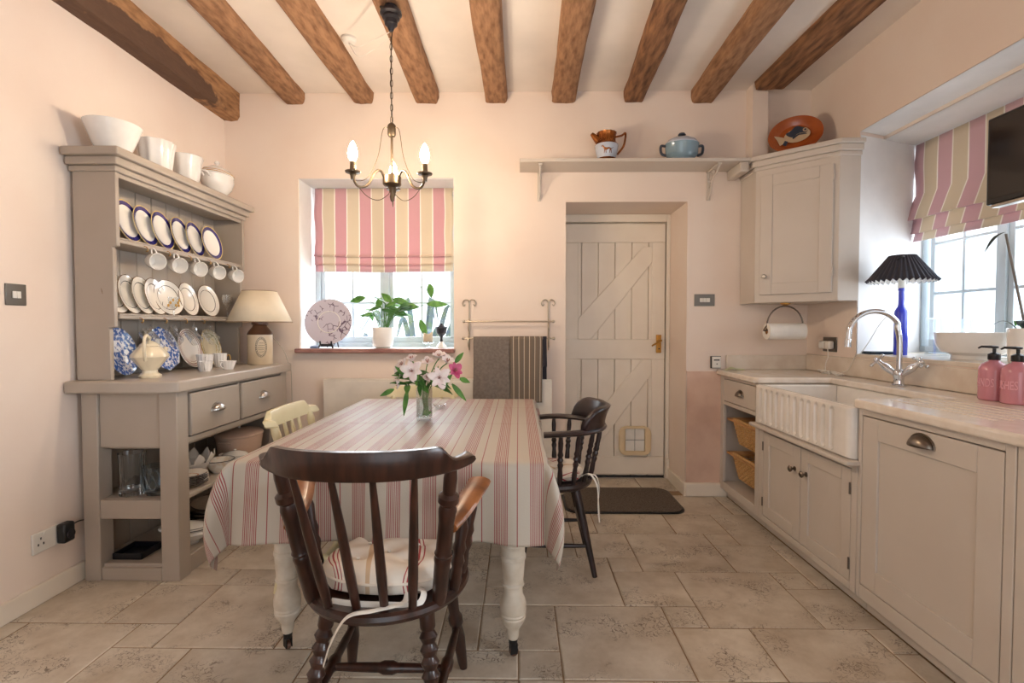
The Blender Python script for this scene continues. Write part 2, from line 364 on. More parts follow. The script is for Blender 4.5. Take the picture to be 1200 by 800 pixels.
# ------------------------------------------------------------------ mesh helpers
class MB:
    """collects shapes given in room coordinates; build() links ONE mesh, relative to its origin"""
    def __init__(s, origin=(0, 0, 0)):
        s.v, s.f, s.uv = [], [], {}
        s.o = Vector(origin)
    def add(s, verts, faces, uv=None, mat=None):
        n = len(s.v)
        for i, p in enumerate(verts):
            p = Vector(p)
            if mat is not None: p = mat @ p
            s.v.append(p)
            if uv: s.uv[n + i] = uv[i]
        s.f += [[n + i for i in f] for f in faces]
        return s
    def box(s, x0, y0, z0, x1, y1, z1, mat=None):
        x0, x1 = min(x0, x1), max(x0, x1); y0, y1 = min(y0, y1), max(y0, y1); z0, z1 = min(z0, z1), max(z0, z1)
        vs = [(x0, y0, z0), (x1, y0, z0), (x1, y1, z0), (x0, y1, z0), (x0, y0, z1), (x1, y0, z1), (x1, y1, z1), (x0, y1, z1)]
        return s.add(vs, [(3, 2, 1, 0), (4, 5, 6, 7), (0, 1, 5, 4), (1, 2, 6, 5), (2, 3, 7, 6), (3, 0, 4, 7)], mat=mat)
    def lathe(s, prof, c=(0, 0, 0), n=32, mat=None, sx=1, sy=1, fl=0.0, fln=12):
        vs, fs, rings = [], [], []
        for r, z in prof:
            if r < 1e-6:
                rings.append([len(vs)]); vs.append((c[0], c[1], c[2] + z))
            else:
                ring = []
                for i in range(n):
                    a = 2 * PI * i / n
                    q = r * (1 + fl * math.cos(fln * a))
                    ring.append(len(vs)); vs.append((c[0] + q * sx * math.cos(a), c[1] + q * sy * math.sin(a), c[2] + z))
                rings.append(ring)
        for a, b in zip(rings, rings[1:]):
            for i in range(n):
                j = (i + 1) % n
                if len(a) == 1 and len(b) == 1: continue
                if len(a) == 1: fs.append((a[0], b[j], b[i]))
                elif len(b) == 1: fs.append((a[i], a[j], b[0]))
                else: fs.append((a[i], a[j], b[j], b[i]))
        return s.add(vs, fs, mat=mat)
    def turned(s, p0, p1, prof, n=14):
        """lathe along p0->p1, prof = [(t 0..1, radius)]"""
        p0, p1 = Vector(p0), Vector(p1); d = p1 - p0; ln = d.length
        q = Vector((0, 0, 1)).rotation_difference(d.normalized()).to_matrix().to_4x4()
        pr = [(0, prof[0][0] * ln)] + [(r, t * ln) for t, r in prof] + [(0, prof[-1][0] * ln)]
        return s.lathe(pr, n=n, mat=Matrix.Translation(p0) @ q)
    def tube(s, pts, r, n=8, closed=False, ry=None):
        pts = [Vector(p) for p in pts]; N = len(pts)
        rs = r if isinstance(r, (list, tuple)) else [r] * N
        vs, fs = [], []
        prev = None
        for i, p in enumerate(pts):
            a = pts[(i - 1) % N] if closed or i > 0 else p
            b = pts[(i + 1) % N] if closed or i < N - 1 else p
            t = (b - a).normalized()
            if prev is None:
                u = t.orthogonal().normalized()
                if abs(t.z) < 0.9: u = t.cross(Vector((0, 0, 1))).normalized()
            else:
                u = (prev - t * prev.dot(t)).normalized()
            prev = u; w = t.cross(u)
            for k in range(n):
                an = 2 * PI * k / n
                vs.append(p + u * rs[i] * math.cos(an) + w * (ry if ry else rs[i]) * math.sin(an))
        for i in range(N if closed else N - 1):
            j = (i + 1) % N
            for k in range(n):
                l = (k + 1) % n
                fs.append((i * n + k, i * n + l, j * n + l, j * n + k))
        if not closed:
            fs.append(tuple(range(n))[::-1]); fs.append(tuple((N - 1) * n + k for k in range(n)))
        return s.add(vs, fs)
    def prism(s, poly, z0, z1, mat=None):
        n = len(poly)
        vs = [(x, y, z0) for x, y in poly] + [(x, y, z1) for x, y in poly]
        fs = [tuple(range(n))[::-1], tuple(range(n, 2 * n))] + [(i, (i + 1) % n, n + (i + 1) % n, n + i) for i in range(n)]
        return s.add(vs, fs, mat=mat)
    def grid(s, fn, nu, nv, uvfn=None, mat=None, cu=False):
        vs, uv, fs = [], [], []
        for i in range(nu + (0 if cu else 1)):
            for j in range(nv + 1):
                vs.append(fn(i / nu, j / nv)); uv.append(uvfn(i / nu, j / nv) if uvfn else (0, 0))
        W = nv + 1
        for i in range(nu):
            k = (i + 1) % nu if cu else i + 1
            for j in range(nv):
                fs.append((i * W + j, k * W + j, k * W + j + 1, i * W + j + 1))
        return s.add(vs, fs, uv=uv if uvfn else None, mat=mat)
    def ball(s, c, r, n=12, sz=1.0, mat=None):
        m = max(4, n // 2)
        return s.lathe([(r * math.sin(PI * i / m), -r * sz * math.cos(PI * i / m)) for i in range(m + 1)], c, n, mat=mat)
    def build(s, name, mat, parent=None, bevel=0, seg=2, smooth=35, solid=0, sub=0, loc=None, rot=None):
        me = bpy.data.meshes.new(name)
        me.from_pydata([tuple(p - s.o) for p in s.v], [], s.f)
        if s.uv:
            ul = me.uv_layers.new(name='uv')
            for lp in me.loops:
                ul.data[lp.index].uv = s.uv.get(lp.vertex_index, (0, 0))
        bm = bmesh.new(); bm.from_mesh(me)
        bmesh.ops.recalc_face_normals(bm, faces=bm.faces)
        bm.to_mesh(me); bm.free()
        me.materials.append(mat)
        if smooth:
            for p in me.polygons: p.use_smooth = True
            me.set_sharp_from_angle(angle=rad(smooth))
        o = bpy.data.objects.new(name, me); COL.objects.link(o)
        if parent is not None: o.parent = parent
        if loc is not None: o.location = loc
        elif parent is None: o.location = s.o
        if rot is not None: o.rotation_euler = rot
        if solid:
            md = o.modifiers.new('thickness', 'SOLIDIFY'); md.thickness = solid; md.offset = 0
        if bevel:
            md = o.modifiers.new('soft_edge', 'BEVEL'); md.width = bevel; md.segments = seg; md.limit_method = 'ANGLE'; md.angle_limit = rad(40)
        if sub:
            md = o.modifiers.new('smooth', 'SUBSURF'); md.levels = sub; md.render_levels = sub
        return o

def tag(o, label=None, cat=None, group=None, kind=None):
    if label: o['label'] = label
    if cat: o['category'] = cat
    if group: o['group'] = group
    if kind: o['kind'] = kind
    return o
def E(name, loc, label=None, cat=None, group=None, kind=None, rz=0.0):
    o = bpy.data.objects.new(name, None); COL.objects.link(o)
    o.location = loc; o.rotation_euler = (0, 0, rz); o.empty_display_size = 0.05
    return tag(o, label, cat, group, kind)
def dup(o, parent=None, **kw):
    c = o.copy(); COL.objects.link(c)
    if parent is not None: c.parent = parent
    for k, v in kw.items(): setattr(c, k, v)
    return c
KIDS = lambda o: [c for c in bpy.data.objects if c.parent == o]
def copy_tree(o, parent=None):
    ch = KIDS(o)
    c = dup(o, parent)
    for k in ch: copy_tree(k, c)
    return c
def spline(pts, n=8):
    """catmull-rom through pts"""
    pts = [Vector(p) for p in pts]; out = []
    P = [pts[0] * 2 - pts[1]] + pts + [pts[-1] * 2 - pts[-2]]
    for i in range(1, len(P) - 2):
        a, b, c, d = P[i - 1], P[i], P[i + 1], P[i + 2]
        for k in range(n):
            t = k / n
            out.append(0.5 * ((2 * b) + (c - a) * t + (2 * a - 5 * b + 4 * c - d) * t * t + (3 * b - a - 3 * c + d) * t ** 3))
    out.append(pts[-1])
    return out
def cup_pull(name, c, mat, parent, o, w=0.048, h=0.036, d=0.03, out=(1, 0, 0), side=(0, 1, 0)):
    out, side, up, c = Vector(out), Vector(side), Vector((0, 0, 1)), Vector(c)
    mb = MB(o)
    mb.grid(lambda u, v: c + side * (w * math.cos(PI * u)) + up * (h * math.sin(PI * u) * math.cos(v * PI / 2)) + out * (d * math.sin(PI * u) * math.sin(v * PI / 2) + 0.002), 20, 8)
    mb.tube([c + side * (w * 1.08 * math.cos(PI * k / 16)) + up * (h * 1.08 * math.sin(PI * k / 16)) + out * 0.002 for k in range(17)], 0.003, 6)
    return mb.build(name, mat, parent, solid=0.002)
def text_mesh(body, size):
    cu = bpy.data.curves.new('lettering', 'FONT'); cu.body = body; cu.size = size; cu.extrude = 0.0004
    cu.align_x = 'CENTER'; cu.align_y = 'CENTER'; cu.resolution_u = 3
    t = bpy.data.objects.new('lettering', cu); COL.objects.link(t)
    me = bpy.data.meshes.new_from_object(t.evaluated_get(bpy.context.evaluated_depsgraph_get()))
    bpy.data.objects.remove(t)
    return me

# ================================================================== THE SETTING
def struct(mb, name, mat, parent=None, **kw):
    o = mb.build(name, mat, parent, **kw)
    if parent is None: o['kind'] = 'structure'
    return o
XL, XR, YB, ZC = -2.05, 2.0, 3.52, 2.80

# ---- floor: grout bed and single stone tiles
floor = struct(MB().box(-2.3, -1.7, -0.1, 2.7, 4.02, -0.004), 'floor', m_grout, smooth=0)
U, Y0 = 0.1505, 1.655
tiles = [(1, 0, 4, 3), (4, 0, 6, 2), (6, 0, 9, 2), (9, 1, 10, 2), (9, -1, 10, 1), (4, 2, 5, 3), (3, 3, 5, 5), (5, 2, 8, 5), (8, 2, 10, 4), (8, 4, 9, 5),
         (9, 4, 10, 7), (7, 5, 9, 7), (4, 5, 7, 8), (3, 5, 4, 6), (2, 6, 4, 8), (3, 8, 6, 10), (6, 8, 8, 10), (7, 7, 8, 8), (8, 7, 10, 10),
         (-1, 1, 1, 3), (0, 0, 1, 1), (-1, 3, 0, 4), (0, 3, 3, 6), (-10, 1, -9, 2), (-11, 2, -9, 4), (-10, -1, -8, 1), (-13, -1, -10, 2), (-14, 2, -11, 5),
         (-9, 1, -6, 4), (-8, -2, -5, 1), (6, 10, 9, 13), (9, 10, 10, 12), (3, 10, 6, 12), (3, 12, 4, 13), (4, 12, 6, 13),
         (1, 14, 4, 16), (4, 13, 6, 15), (6, 13, 8, 16)]
used = set()
for a, b, c, d in tiles:
    for i in range(a, c):
        for j in range(b, d): used.add((i, j))
SIZES = [(3, 3), (2, 2), (3, 2), (2, 3), (2, 2), (2, 1), (1, 2), (1, 1)]
rt = random.Random(11)
for j in range(-4, 16):
    for i in range(-14, 10):
        if (i, j) in used: continue
        sz = SIZES[:-1]; rt.shuffle(sz); sz.append((1, 1))
        for w, h in sz:
            cells = [(i + p, j + q) for p in range(w) for q in range(h)]
            if i + w <= 10 and j + h <= 16 and not any(c in used for c in cells):
                used.update(cells); tiles.append((i, j, i + w, j + h)); break
for a, b, c, d in tiles:
    x0, x1, y0, y1 = a * U + 0.0025, c * U - 0.0025, Y0 + b * U + 0.0025, Y0 + d * U - 0.0025
    x0 = max(x0, XL + 0.001); x1 = min(x1, 1.447)
    if y0 > 3.52 and (x1 < 0.33 or x0 > 1.16): continue
    y1 = min(y1, 3.925)
    if y1 > 3.56:
        if x1 < 0.33 or x0 > 1.16: y1 = min(y1, 3.519)
        elif y0 > 3.45: x0 = max(x0, 0.328); x1 = min(x1, 1.163)
        else:
            if x0 < 0.32 or x1 > 1.17: y1 = min(y1, 3.519)
    if x1 - x0 < 0.02 or y1 - y0 < 0.02: continue
    cx, cy = (x0 + x1) / 2, (y0 + y1) / 2
    mb = MB((cx, cy, 0))
    J = lambda: rt.uniform(-0.0012, 0.0012)
    co = [(x0 + J(), y0 + J()), (x1 + J(), y0 + J()), (x1 + J(), y1 + J()), (x0 + J(), y1 + J())]
    h = rt.uniform(-0.0008, 0.0006)
    vs = [(x, y, -0.012) for x, y in co] + [(x, y, h - 0.003) for x, y in co]
    vs += [(x + (0.004 if x < cx else -0.004), y + (0.004 if y < cy else -0.004), h) for x, y in co]
    fs = [(8, 9, 10, 11)]
    for k in range(4):
        l = (k + 1) % 4
        fs += [(k, l, 4 + l, 4 + k), (4 + k, 4 + l, 8 + l, 8 + k)]
    mb.add(vs, fs)
    mb.build('tile', m_tile, floor, smooth=25, loc=(cx, cy, 0))

# ---- walls with their deep openings
def cells(mb, xs, zs, holes, y0, y1, axis='x'):
    for i in range(len(xs) - 1):
        for k in range(len(zs) - 1):
            if (i, k) in holes: continue
            if axis == 'x': mb.box(xs[i], y0, zs[k], xs[i + 1], y1, zs[k + 1])
            else: mb.box(y0, xs[i], zs[k], y1, xs[i + 1], zs[k + 1])
    return mb
WX0, WX1, WZ0, WZ1 = -1.54, -0.452, 1.022, 2.215
DX0, DX1, DZ1 = 0.326, 1.166, 2.045
struct(cells(MB(), [-2.3, WX0, WX1, DX0, DX1, 2.7], [0, WZ0, DZ1, WZ1, ZC + 0.1], {(1, 1), (1, 2), (3, 0), (3, 1)}, YB, 3.95), 'wall_back', m_wall, smooth=0)
struct(MB().box(XL - 0.2, -1.7, 0, XL, YB, ZC), 'wall_left', m_wall, smooth=0)
mb = cells(MB(), [-1.7, -0.9, 0.6, 1.72, 3.25, YB], [0, 1.0, 2.326, ZC], {(1, 1), (3, 1)}, XR, 2.62, 'y')  # first hole is added behind the camera to admit cool fill
mb.prism([(2.0, 3.012), (2.62, 3.25), (2.0, 3.25)], 1.0, 2.326)
mb.box(2.19, 1.72, 2.304, 2.62, 3.25, 2.33)
struct(mb, 'wall_right', m_wall, smooth=0)
struct(cells(MB(), [-2.3, -0.7, 1.1, 2.7], [0, 2.15, ZC], {(1, 0)}, -1.7, -1.6), 'wall_front', m_wall, smooth=0)  # rear opening added to let fill light in
ceil = struct(MB().box(-2.3, -1.7, ZC, 2.7, 3.95, ZC + 0.1), 'ceiling', m_ceil, smooth=0)
# white painted linings of the two window reveals
e = 0.004
mb = MB(); mb.box(WX0, YB + 0.01, WZ0, WX0 + e, 3.88, WZ1); mb.box(WX1 - e, YB + 0.01, WZ0, WX1, 3.88, WZ1); mb.box(WX0, YB + 0.01, WZ1 - e, WX1, 3.88, WZ1)
struct(mb, 'trim_1', m_reveal, smooth=0)
mb = MB(); mb.add([(2.005, 3.010, 1.02), (2.62, 3.246, 1.02), (2.62, 3.246, 2.304), (2.005, 3.010, 2.304)], [(0, 1, 2, 3)])
mb.add([(2.0, 1.72, 2.323), (2.19, 1.72, 2.323), (2.19, 3.08, 2.323), (2.0, 3.006, 2.323)], [(0, 1, 2, 3)])
mb.add([(2.193, 1.72, 2.301), (2.62, 1.72, 2.301), (2.62, 3.246, 2.301), (2.193, 3.08, 2.301)], [(0, 1, 2, 3)])
mb.box(2.003, 1.72, 1.02, 2.62, 1.724, 2.304)
struct(mb, 'trim_2', m_reveal, smooth=0)
# pipe boxing in the corner above the wall cupboard
struct(MB().box(1.56, 3.42, 2.28, 1.66, YB + 0.01, ZC), 'trim_3', m_wall, smooth=0)
# bulging damp plaster below the worktop line, beside the door
mb = MB()
mb.grid(lambda u, v: (1.166 + u * 0.24, 3.512 - 0.012 * math.sin(PI * min(1, v * 1.02)) ** 0.4 * (1 + 0.4 * noise.noise(Vector((u * 3, v * 6, 1)))) - 0.004, 0.085 + v * 0.785), 10, 24)
mb.box(1.166, 3.505, 0.862, 1.42, YB, 0.872)
struct(mb, 'trim_4', m_wall_low)
# ---- baseboards
struct(MB().box(XL, -1.6, 0, XL + 0.018, YB, 0.085), 'baseboard_left', m_white, bevel=0.004)
mb = MB().box(1.158, 3.482, 0, 1.45, YB, 0.095); mb.box(XL + 0.02, 3.50, 0, DX0, YB, 0.085)
struct(mb, 'baseboard_back', m_white, bevel=0.008)
struct(MB().box(1.150, 3.49, 0, 1.166, 3.90, 0.09), 'baseboard_door', m_white, bevel=0.004)

# ---- old oak beams under the ceiling (parts of the ceiling)
def beam(x_wall, x_far, w, zb, seed, y_end=YB + 0.01, mat=m_beam, wane=0.0):
    prof = [(-0.5, 1), (-0.5, 0.45), (-0.46, 0.1), (-0.38, 0.0), (-0.12, -0.02), (0.14, -0.01), (0.38, 0.0), (0.46, 0.12), (0.5, 0.45), (0.5, 1)]
    y_st = -1.6
    def fn(u, v):
        y = y_st + (y_end - y_st) * u
        t = (YB - y) / (YB - 2.44)
        cx = x_wall + (x_far - x_wall) * min(t, 2.5)
        k = v * (len(prof) - 1); i = min(int(k + 1e-6), len(prof) - 1)
        px, pz = prof[i]
        ns = noise.noise(Vector((seed * 3.1 + px * 2, y * 2.2, pz * 2))) * 0.5 + noise.noise(Vector((seed + px * 5, y * 7, pz * 5))) * 0.28
        ww = w * (1 + 0.12 * noise.noise(Vector((seed, y * 1.3, 0))))
        x = cx + px * ww + 0.016 * ns * (1 if px > 0 else -1)
        z = zb + pz * (ZC + 0.004 - zb) + (0.014 * ns * (1 - pz))
        if wane and px > 0.2: z += wane * max(0, noise.noise(Vector((seed, y * 3, 4)))) * (1 - pz)
        return (x, y, z)
    mb = MB((x_wall, 2.0, zb))
    mb.grid(fn, 90, len(prof) - 1)
    n = len(prof); last = len(mb.v) - n
    mb.f.append([last + k for k in range(n)])
    return mb.build('beam', mat, ceil, smooth=50, loc=(x_wall, 2.0, zb))
beam(-2.015, -2.005, 0.15, 2.615, 1, mat=m_beam_patch)
beam(-1.555, -1.52, 0.14, 2.725, 2)
beam(-1.075, -1.09, 0.15, 2.725, 3)
beam(-0.635, -0.625, 0.155, 2.722, 4)
beam(-0.157, -0.166, 0.152, 2.722, 5)
beam(0.308, 0.29, 0.158, 2.72, 6)
beam(0.79, 0.735, 0.142, 2.72, 7, mat=m_beam_dark)
beam(1.26, 1.235, 0.150, 2.715, 8, mat=m_beam)
beam(1.655, 1.68, 0.20, 2.745, 9, y_end=3.40, mat=m_beam_dark)

# ---- window 1 (back wall)
def window(name, along, x0, x1, z0, z1, plane, casements, rows, depth=0.05, cols=2):
    w = E(name, (0, 0, 0), kind='structure')
    def bx(mb, a0, a1, zz0, zz1, d0, d1):
        if along == 'x': mb.box(a0, plane + d0, zz0, a1, plane + d1, zz1)
        else: mb.box(plane + d0, a0, zz0, plane + d1, a1, zz1)
        return mb
    fr = MB(); F = 0.035
    bx(fr, x0, x1, z0, z0 + F, -0.03, depth); bx(fr, x0, x1, z1 - F, z1, -0.03, depth); bx(fr, x0, x0 + F, z0 + F, z1 - F, -0.03, depth); bx(fr, x1 - F, x1, z0 + F, z1 - F, -0.03, depth)
    fr.build('window_frame', m_winframe, w, bevel=0.004)
    for ci, (a0, a1) in enumerate(casements):
        c = MB(); B = 0.03
        bx(c, a0, a1, z0 + F, z0 + F + B + 0.012, -0.012, 0.03); bx(c, a0, a1, z1 - F - B, z1 - F, -0.012, 0.03)
        bx(c, a0, a0 + B, z0 + F + B, z1 - F - B, -0.012, 0.03); bx(c, a1 - B, a1, z0 + F + B, z1 - F - B, -0.012, 0.03)
        co = c.build('casement', m_winframe, w, bevel=0.003)
        b0, b1, c0, c1 = a0 + B, a1 - B, z0 + F + B + 0.012, z1 - F - B
        for k in range(1, cols):
            xm = b0 + (b1 - b0) * k / cols
            bx(MB(), xm - 0.008, xm + 0.008, c0, c1, -0.01, 0.024).build('glazing_bar', m_winframe, w, bevel=0.003)
        rw = [c0] + rows + [c1]
        for r in rows:
            bx(MB(), b0, b1, r - 0.008, r + 0.008, -0.0085, 0.0225).build('glazing_bar', m_winframe, w, bevel=0.003)
        for k in range(cols):
            for r in range(len(rw) - 1):
                q0, q1 = b0 + (b1 - b0) * k / cols, b0 + (b1 - b0) * (k + 1) / cols
                bx(MB(), q0 + 0.002, q1 - 0.002, rw[r] + 0.002, rw[r + 1] - 0.002, 0.005, 0.009).build('pane', m_glass, w, smooth=0)
        if ci < len(casements) - 1:
            bx(MB(), a1, casements[ci + 1][0], z0 + F, z1 - F, -0.028, 0.045).build('mullion', m_winframe, w, bevel=0.004)
    return w
w1 = window('window_1', 'x', WX0 + 0.003, WX1 - 0.003, 1.028, 2.20, 3.83, [(-1.50, -1.022), (-0.982, -0.49)], [1.362, 1.66, 1.93])
MB().box(WX0 - 0.012, 3.455, 1.0, WX1 + 0.006, 3.52, 1.03).build('tile_sill', m_sillbrick, w1, bevel=0.006)
MB().box(WX0 + 0.002, 3.52, 1.008, WX1 - 0.002, 3.80, 1.0285).build('inner_sill', m_reveal, w1)
w2 = window('window_2', 'y', 1.74, 3.235, 1.025, 2.30, 2.56, [(1.775, 2.185), (2.225, 2.665), (2.705, 3.165)], [1.385, 1.69, 1.99])
window('added_window_3', 'y', -0.898, 0.598, 1.002, 2.324, 2.56, [(-0.86, -0.175), (-0.125, 0.56)], [1.45, 1.88])  # unseen window added to go with the cool fill lamp
mb = MB(); mb.prism([(2.0, 1.722), (2.53, 1.722), (2.53, 3.222), (2.0, 3.022)], 1.0, 1.022)
mb.build('window_board', m_splash, w2, bevel=0.003)

# ---- door 1: ledged and braced boards, frame, latch, cat flap
d1 = E('door_1', (0.746, 3.93, 0), kind='structure')
D = (0.746, 3.93, 0)
mb = MB(D); mb.box(DX0, 3.90, 0, 0.352, 3.95, 2.045); mb.box(1.138, 3.90, 0, DX1, 3.95, 2.045); mb.box(0.352, 3.90, 1.985, 1.138, 3.95, 2.045)
mb.build('door_frame', m_white, d1, bevel=0.005)
nb = 6; bw = (1.134 - 0.356) / nb
for i in range(nb):
    MB(D).box(0.356 + i * bw + 0.0015, 3.925, 0.02, 0.356 + (i + 1) * bw - 0.0015, 3.945, 1.98).build('plank', m_white, d1, bevel=0.004, seg=1)
for z0, z1, x0, x1 in ((1.83, 1.975, 0.36, 1.13), (0.93, 1.085, 0.36, 1.13), (0.03, 0.17, 0.36, 1.13)):
    MB(D).box(x0, 3.915, z0, x1, 3.925, z1).build('ledge', m_white, d1, bevel=0.005)
for xo in (0.36, 1.03):
    MB(D).box(xo, 3.917, 0.17, xo + 0.1, 3.925, 1.83).build('stile', m_white, d1, bevel=0.004)
def brace(zl, zh):
    p = [(0.46, zl), (0.56, zl), (1.03, zh - 0.12), (1.03, zh), (0.96, zh), (0.46, zl + 0.16)]
    mb = MB(D)
    mb.prism([(x, z) for x, z in p], 3.9155, 3.9245, mat=Matrix(((1, 0, 0, 0), (0, 0, 1, 0), (0, 1, 0, 0), (0, 0, 0, 1))))
    return mb.build('brace', m_white, d1, bevel=0.004)
brace(1.085, 1.80); brace(0.17, 0.93)
mb = MB(D).box(1.06, 3.90, 0.98, 1.10, 3.905, 1.12)
hp = mb.build('handle_plate', m_brass, d1, bevel=0.004)
mb = MB(D); mb.turned((1.085, 3.902, 1.075), (1.085, 3.855, 1.075), [(0, 0.009), (1, 0.009)]); mb.tube([(1.09, 3.858, 1.078), (1.04, 3.852, 1.05), (1.015, 3.852, 1.035)], [0.008, 0.0075, 0.006], 8)
mb.build('lever_handle', m_brass, hp)
MB(D).tube([(1.082, 3.8985, 1.012), (1.082, 3.8975, 1.012)], 0.006, 10).build('keyhole', m_black, hp)
def rrect(x0, x1, z0, z1, r, n=6):
    out = []
    for cx, cz, a0 in ((x1 - r, z1 - r, 0), (x0 + r, z1 - r, 90), (x0 + r, z0 + r, 180), (x1 - r, z0 + r, 270)):
        out += [(cx + r * math.cos(rad(a0 + 90 * k / n)), cz + r * math.sin(rad(a0 + 90 * k / n))) for k in range(n + 1)]
    return out
def ring_frame(mb, outer, inner, y0, y1):
    n = len(outer)
    vs = [(x, y0, z) for x, z in outer] + [(x, y0, z) for x, z in inner] + [(x, y1, z) for x, z in outer] + [(x, y1, z) for x, z in inner]
    fs = []
    for i in range(n):
        j = (i + 1) % n
        fs += [(i, j, n + j, n + i), (i, j, 2 * n + j, 2 * n + i), (n + i, n + j, 3 * n + j, 3 * n + i), (2 * n + i, 2 * n + j, 3 * n + j, 3 * n + i)]
    mb.add(vs, fs); return mb
mb = MB(D); ring_frame(mb, rrect(0.776, 1.026, 0.185, 0.412, 0.06), rrect(0.826, 0.976, 0.218, 0.392, 0.006), 3.882, 3.907)
cf = mb.build('cat_flap_frame', m_cat, d1, bevel=0.006)
MB(D).box(0.828, 3.895, 0.22, 0.974, 3.899, 0.39).build('flap_panel', m_plastic, cf)
mb = MB(D); mb.box(0.828, 3.892, 0.303, 0.974, 3.896, 0.306); mb.box(0.898, 3.892, 0.22, 0.901, 3.896, 0.39)
mb.build('flap_cross', m_dkplate, cf)
mb = MB(D).box(1.14, 3.872, 0.01, 1.176 - 0.012, 3.902, 0.16); mb.build('pipe_cover', m_white, d1, bevel=0.004)
MB(D).box(0.354, 3.93, 0.0, 1.136, 3.94, 0.02).build('threshold_gap', m_black, d1)
MB(D).box(0.34, 3.9455, 0.02, 1.15, 3.952, 1.99).build('light_stop_board', m_white, d1)  # unseen board added to block daylight leaking between the planks

# ---- garden outside the windows
tag(MB().box(-9, 3.96, -0.5, 12, 14, -0.45).build('garden_ground', m_garden, smooth=0), kind='structure')
def strap_plant(loc, n, h, label, seed):
    r = random.Random(seed)
    t = E('strap_leaved_plant', loc, label, 'garden plant')
    for k in range(n):
        a = r.uniform(0, 2 * PI); ln = h * r.uniform(0.7, 1.0); sp = r.uniform(0.15, 0.5)
        pts = spline([(0, 0, 0), (0.3 * sp * math.cos(a), 0.3 * sp * math.sin(a), ln * 0.5), (sp * math.cos(a), sp * math.sin(a), ln * 0.95), (1.5 * sp * math.cos(a), 1.5 * sp * math.sin(a), ln * 0.86)], 5)
        mb = MB(); mb.tube(pts, [0.028 * math.sin(PI * (0.12 + 0.85 * i / (len(pts) - 1))) + 0.002 for i in range(len(pts))], 6, ry=0.003)
        mb.build('leaf', m_hedge, t)
strap_plant((-0.95, 4.9, -0.45), 14, 2.0, 'bluish strap-leaved plant outside, behind the panes above the pot plant', 3)
strap_plant((-1.7, 5.4, -0.45), 9, 1.65, 'low bluish strap-leaved plant outside, behind the plate on its stand', 5)

# ================================================================== WALL FITTINGS
o = E('light_switch', (XL + 0.003, 2.025, 1.312), 'dark metal light switch with white rockers beside the dresser', 'switch')
Lo = o.location.copy()
MB(Lo).box(XL, 1.983, 1.268, XL + 0.006, 2.068, 1.355).build('plate', m_dkplate, o, bevel=0.002)
for k in range(2): MB(Lo).box(XL + 0.006, 2.008 + k * 0.018, 1.297, XL + 0.010, 2.024 + k * 0.018, 1.325).build('rocker', m_plastic, o, bevel=0.001)
o = E('double_socket', (XL + 0.003, 2.13, 0.262), 'white double wall socket low on the wall by the dresser', 'socket'); Lo = o.location.copy()
fp = MB(Lo).box(XL, 2.062, 0.218, XL + 0.009, 2.205, 0.306).build('faceplate', m_plastic, o, bevel=0.003)
for y in (2.098,):
    for dy, z in ((0, 0.272), (-0.012, 0.248), (0.012, 0.248)): MB(Lo).box(XL + 0.009, y + dy - 0.003, z, XL + 0.0096, y + dy + 0.003, z + 0.010).build('pin_hole', m_black, fp)
    MB(Lo).box(XL + 0.009, y + 0.01, 0.286, XL + 0.012, y + 0.022, 0.300).build('rocker', m_plastic, fp, bevel=0.001)
o = E('black_plug', (XL + 0.04, 2.19, 0.262), 'bulky black mains adaptor plugged into the low wall socket', 'plug'); Lo = o.location.copy()
MB(Lo).box(XL + 0.0095, 2.165, 0.222, XL + 0.05, 2.222, 0.31).build('body', m_black, o, bevel=0.01)
MB(Lo).tube([(XL + 0.048, 2.195, 0.26), (XL + 0.056, 2.195, 0.26)], 0.02, 16).build('dial', m_darkmetal, o, bevel=0.002)
MB(Lo).tube(spline([(XL + 0.03, 2.22, 0.285), (XL + 0.03, 2.26, 0.29), (XL + 0.02, 2.34, 0.275), (XL + 0.015, 2.6, 0.25)], 6), 0.0025, 6).build('lead', m_black, o)

o = E('light_switch', (1.287, YB - 0.004, 1.366), 'brushed steel triple light switch beside the white door', 'switch'); Lo = o.location.copy()
MB(Lo).box(1.217, YB - 0.007, 1.325, 1.357, YB, 1.407).build('plate', m_dkplate, o, bevel=0.002)
for k in range(3): MB(Lo).box(1.253 + k * 0.024, YB - 0.011, 1.352, 1.275 + k * 0.024, YB - 0.007, 1.380).build('rocker', m_plastic, o, bevel=0.001)
o = E('meter_box', (1.367, YB - 0.005, 0.935), 'small white heating control box with dark display at worktop end', 'control box'); Lo = o.location.copy()
MB(Lo).box(1.337, YB - 0.03, 0.898, 1.396, YB, 0.975).build('case', m_plastic, o, bevel=0.003)
MB(Lo).box(1.332, YB - 0.02, 0.894, 1.40, YB - 0.001, 0.978).build('backplate', m_black, o, bevel=0.002)
MB(Lo).box(1.347, YB - 0.0315, 0.948, 1.386, YB - 0.0295, 0.956).build('display', m_black, o)
MB(Lo).tube([(1.368, YB - 0.033, 0.925), (1.368, YB - 0.0295, 0.925)], 0.004, 8).build('button', m_black, o)

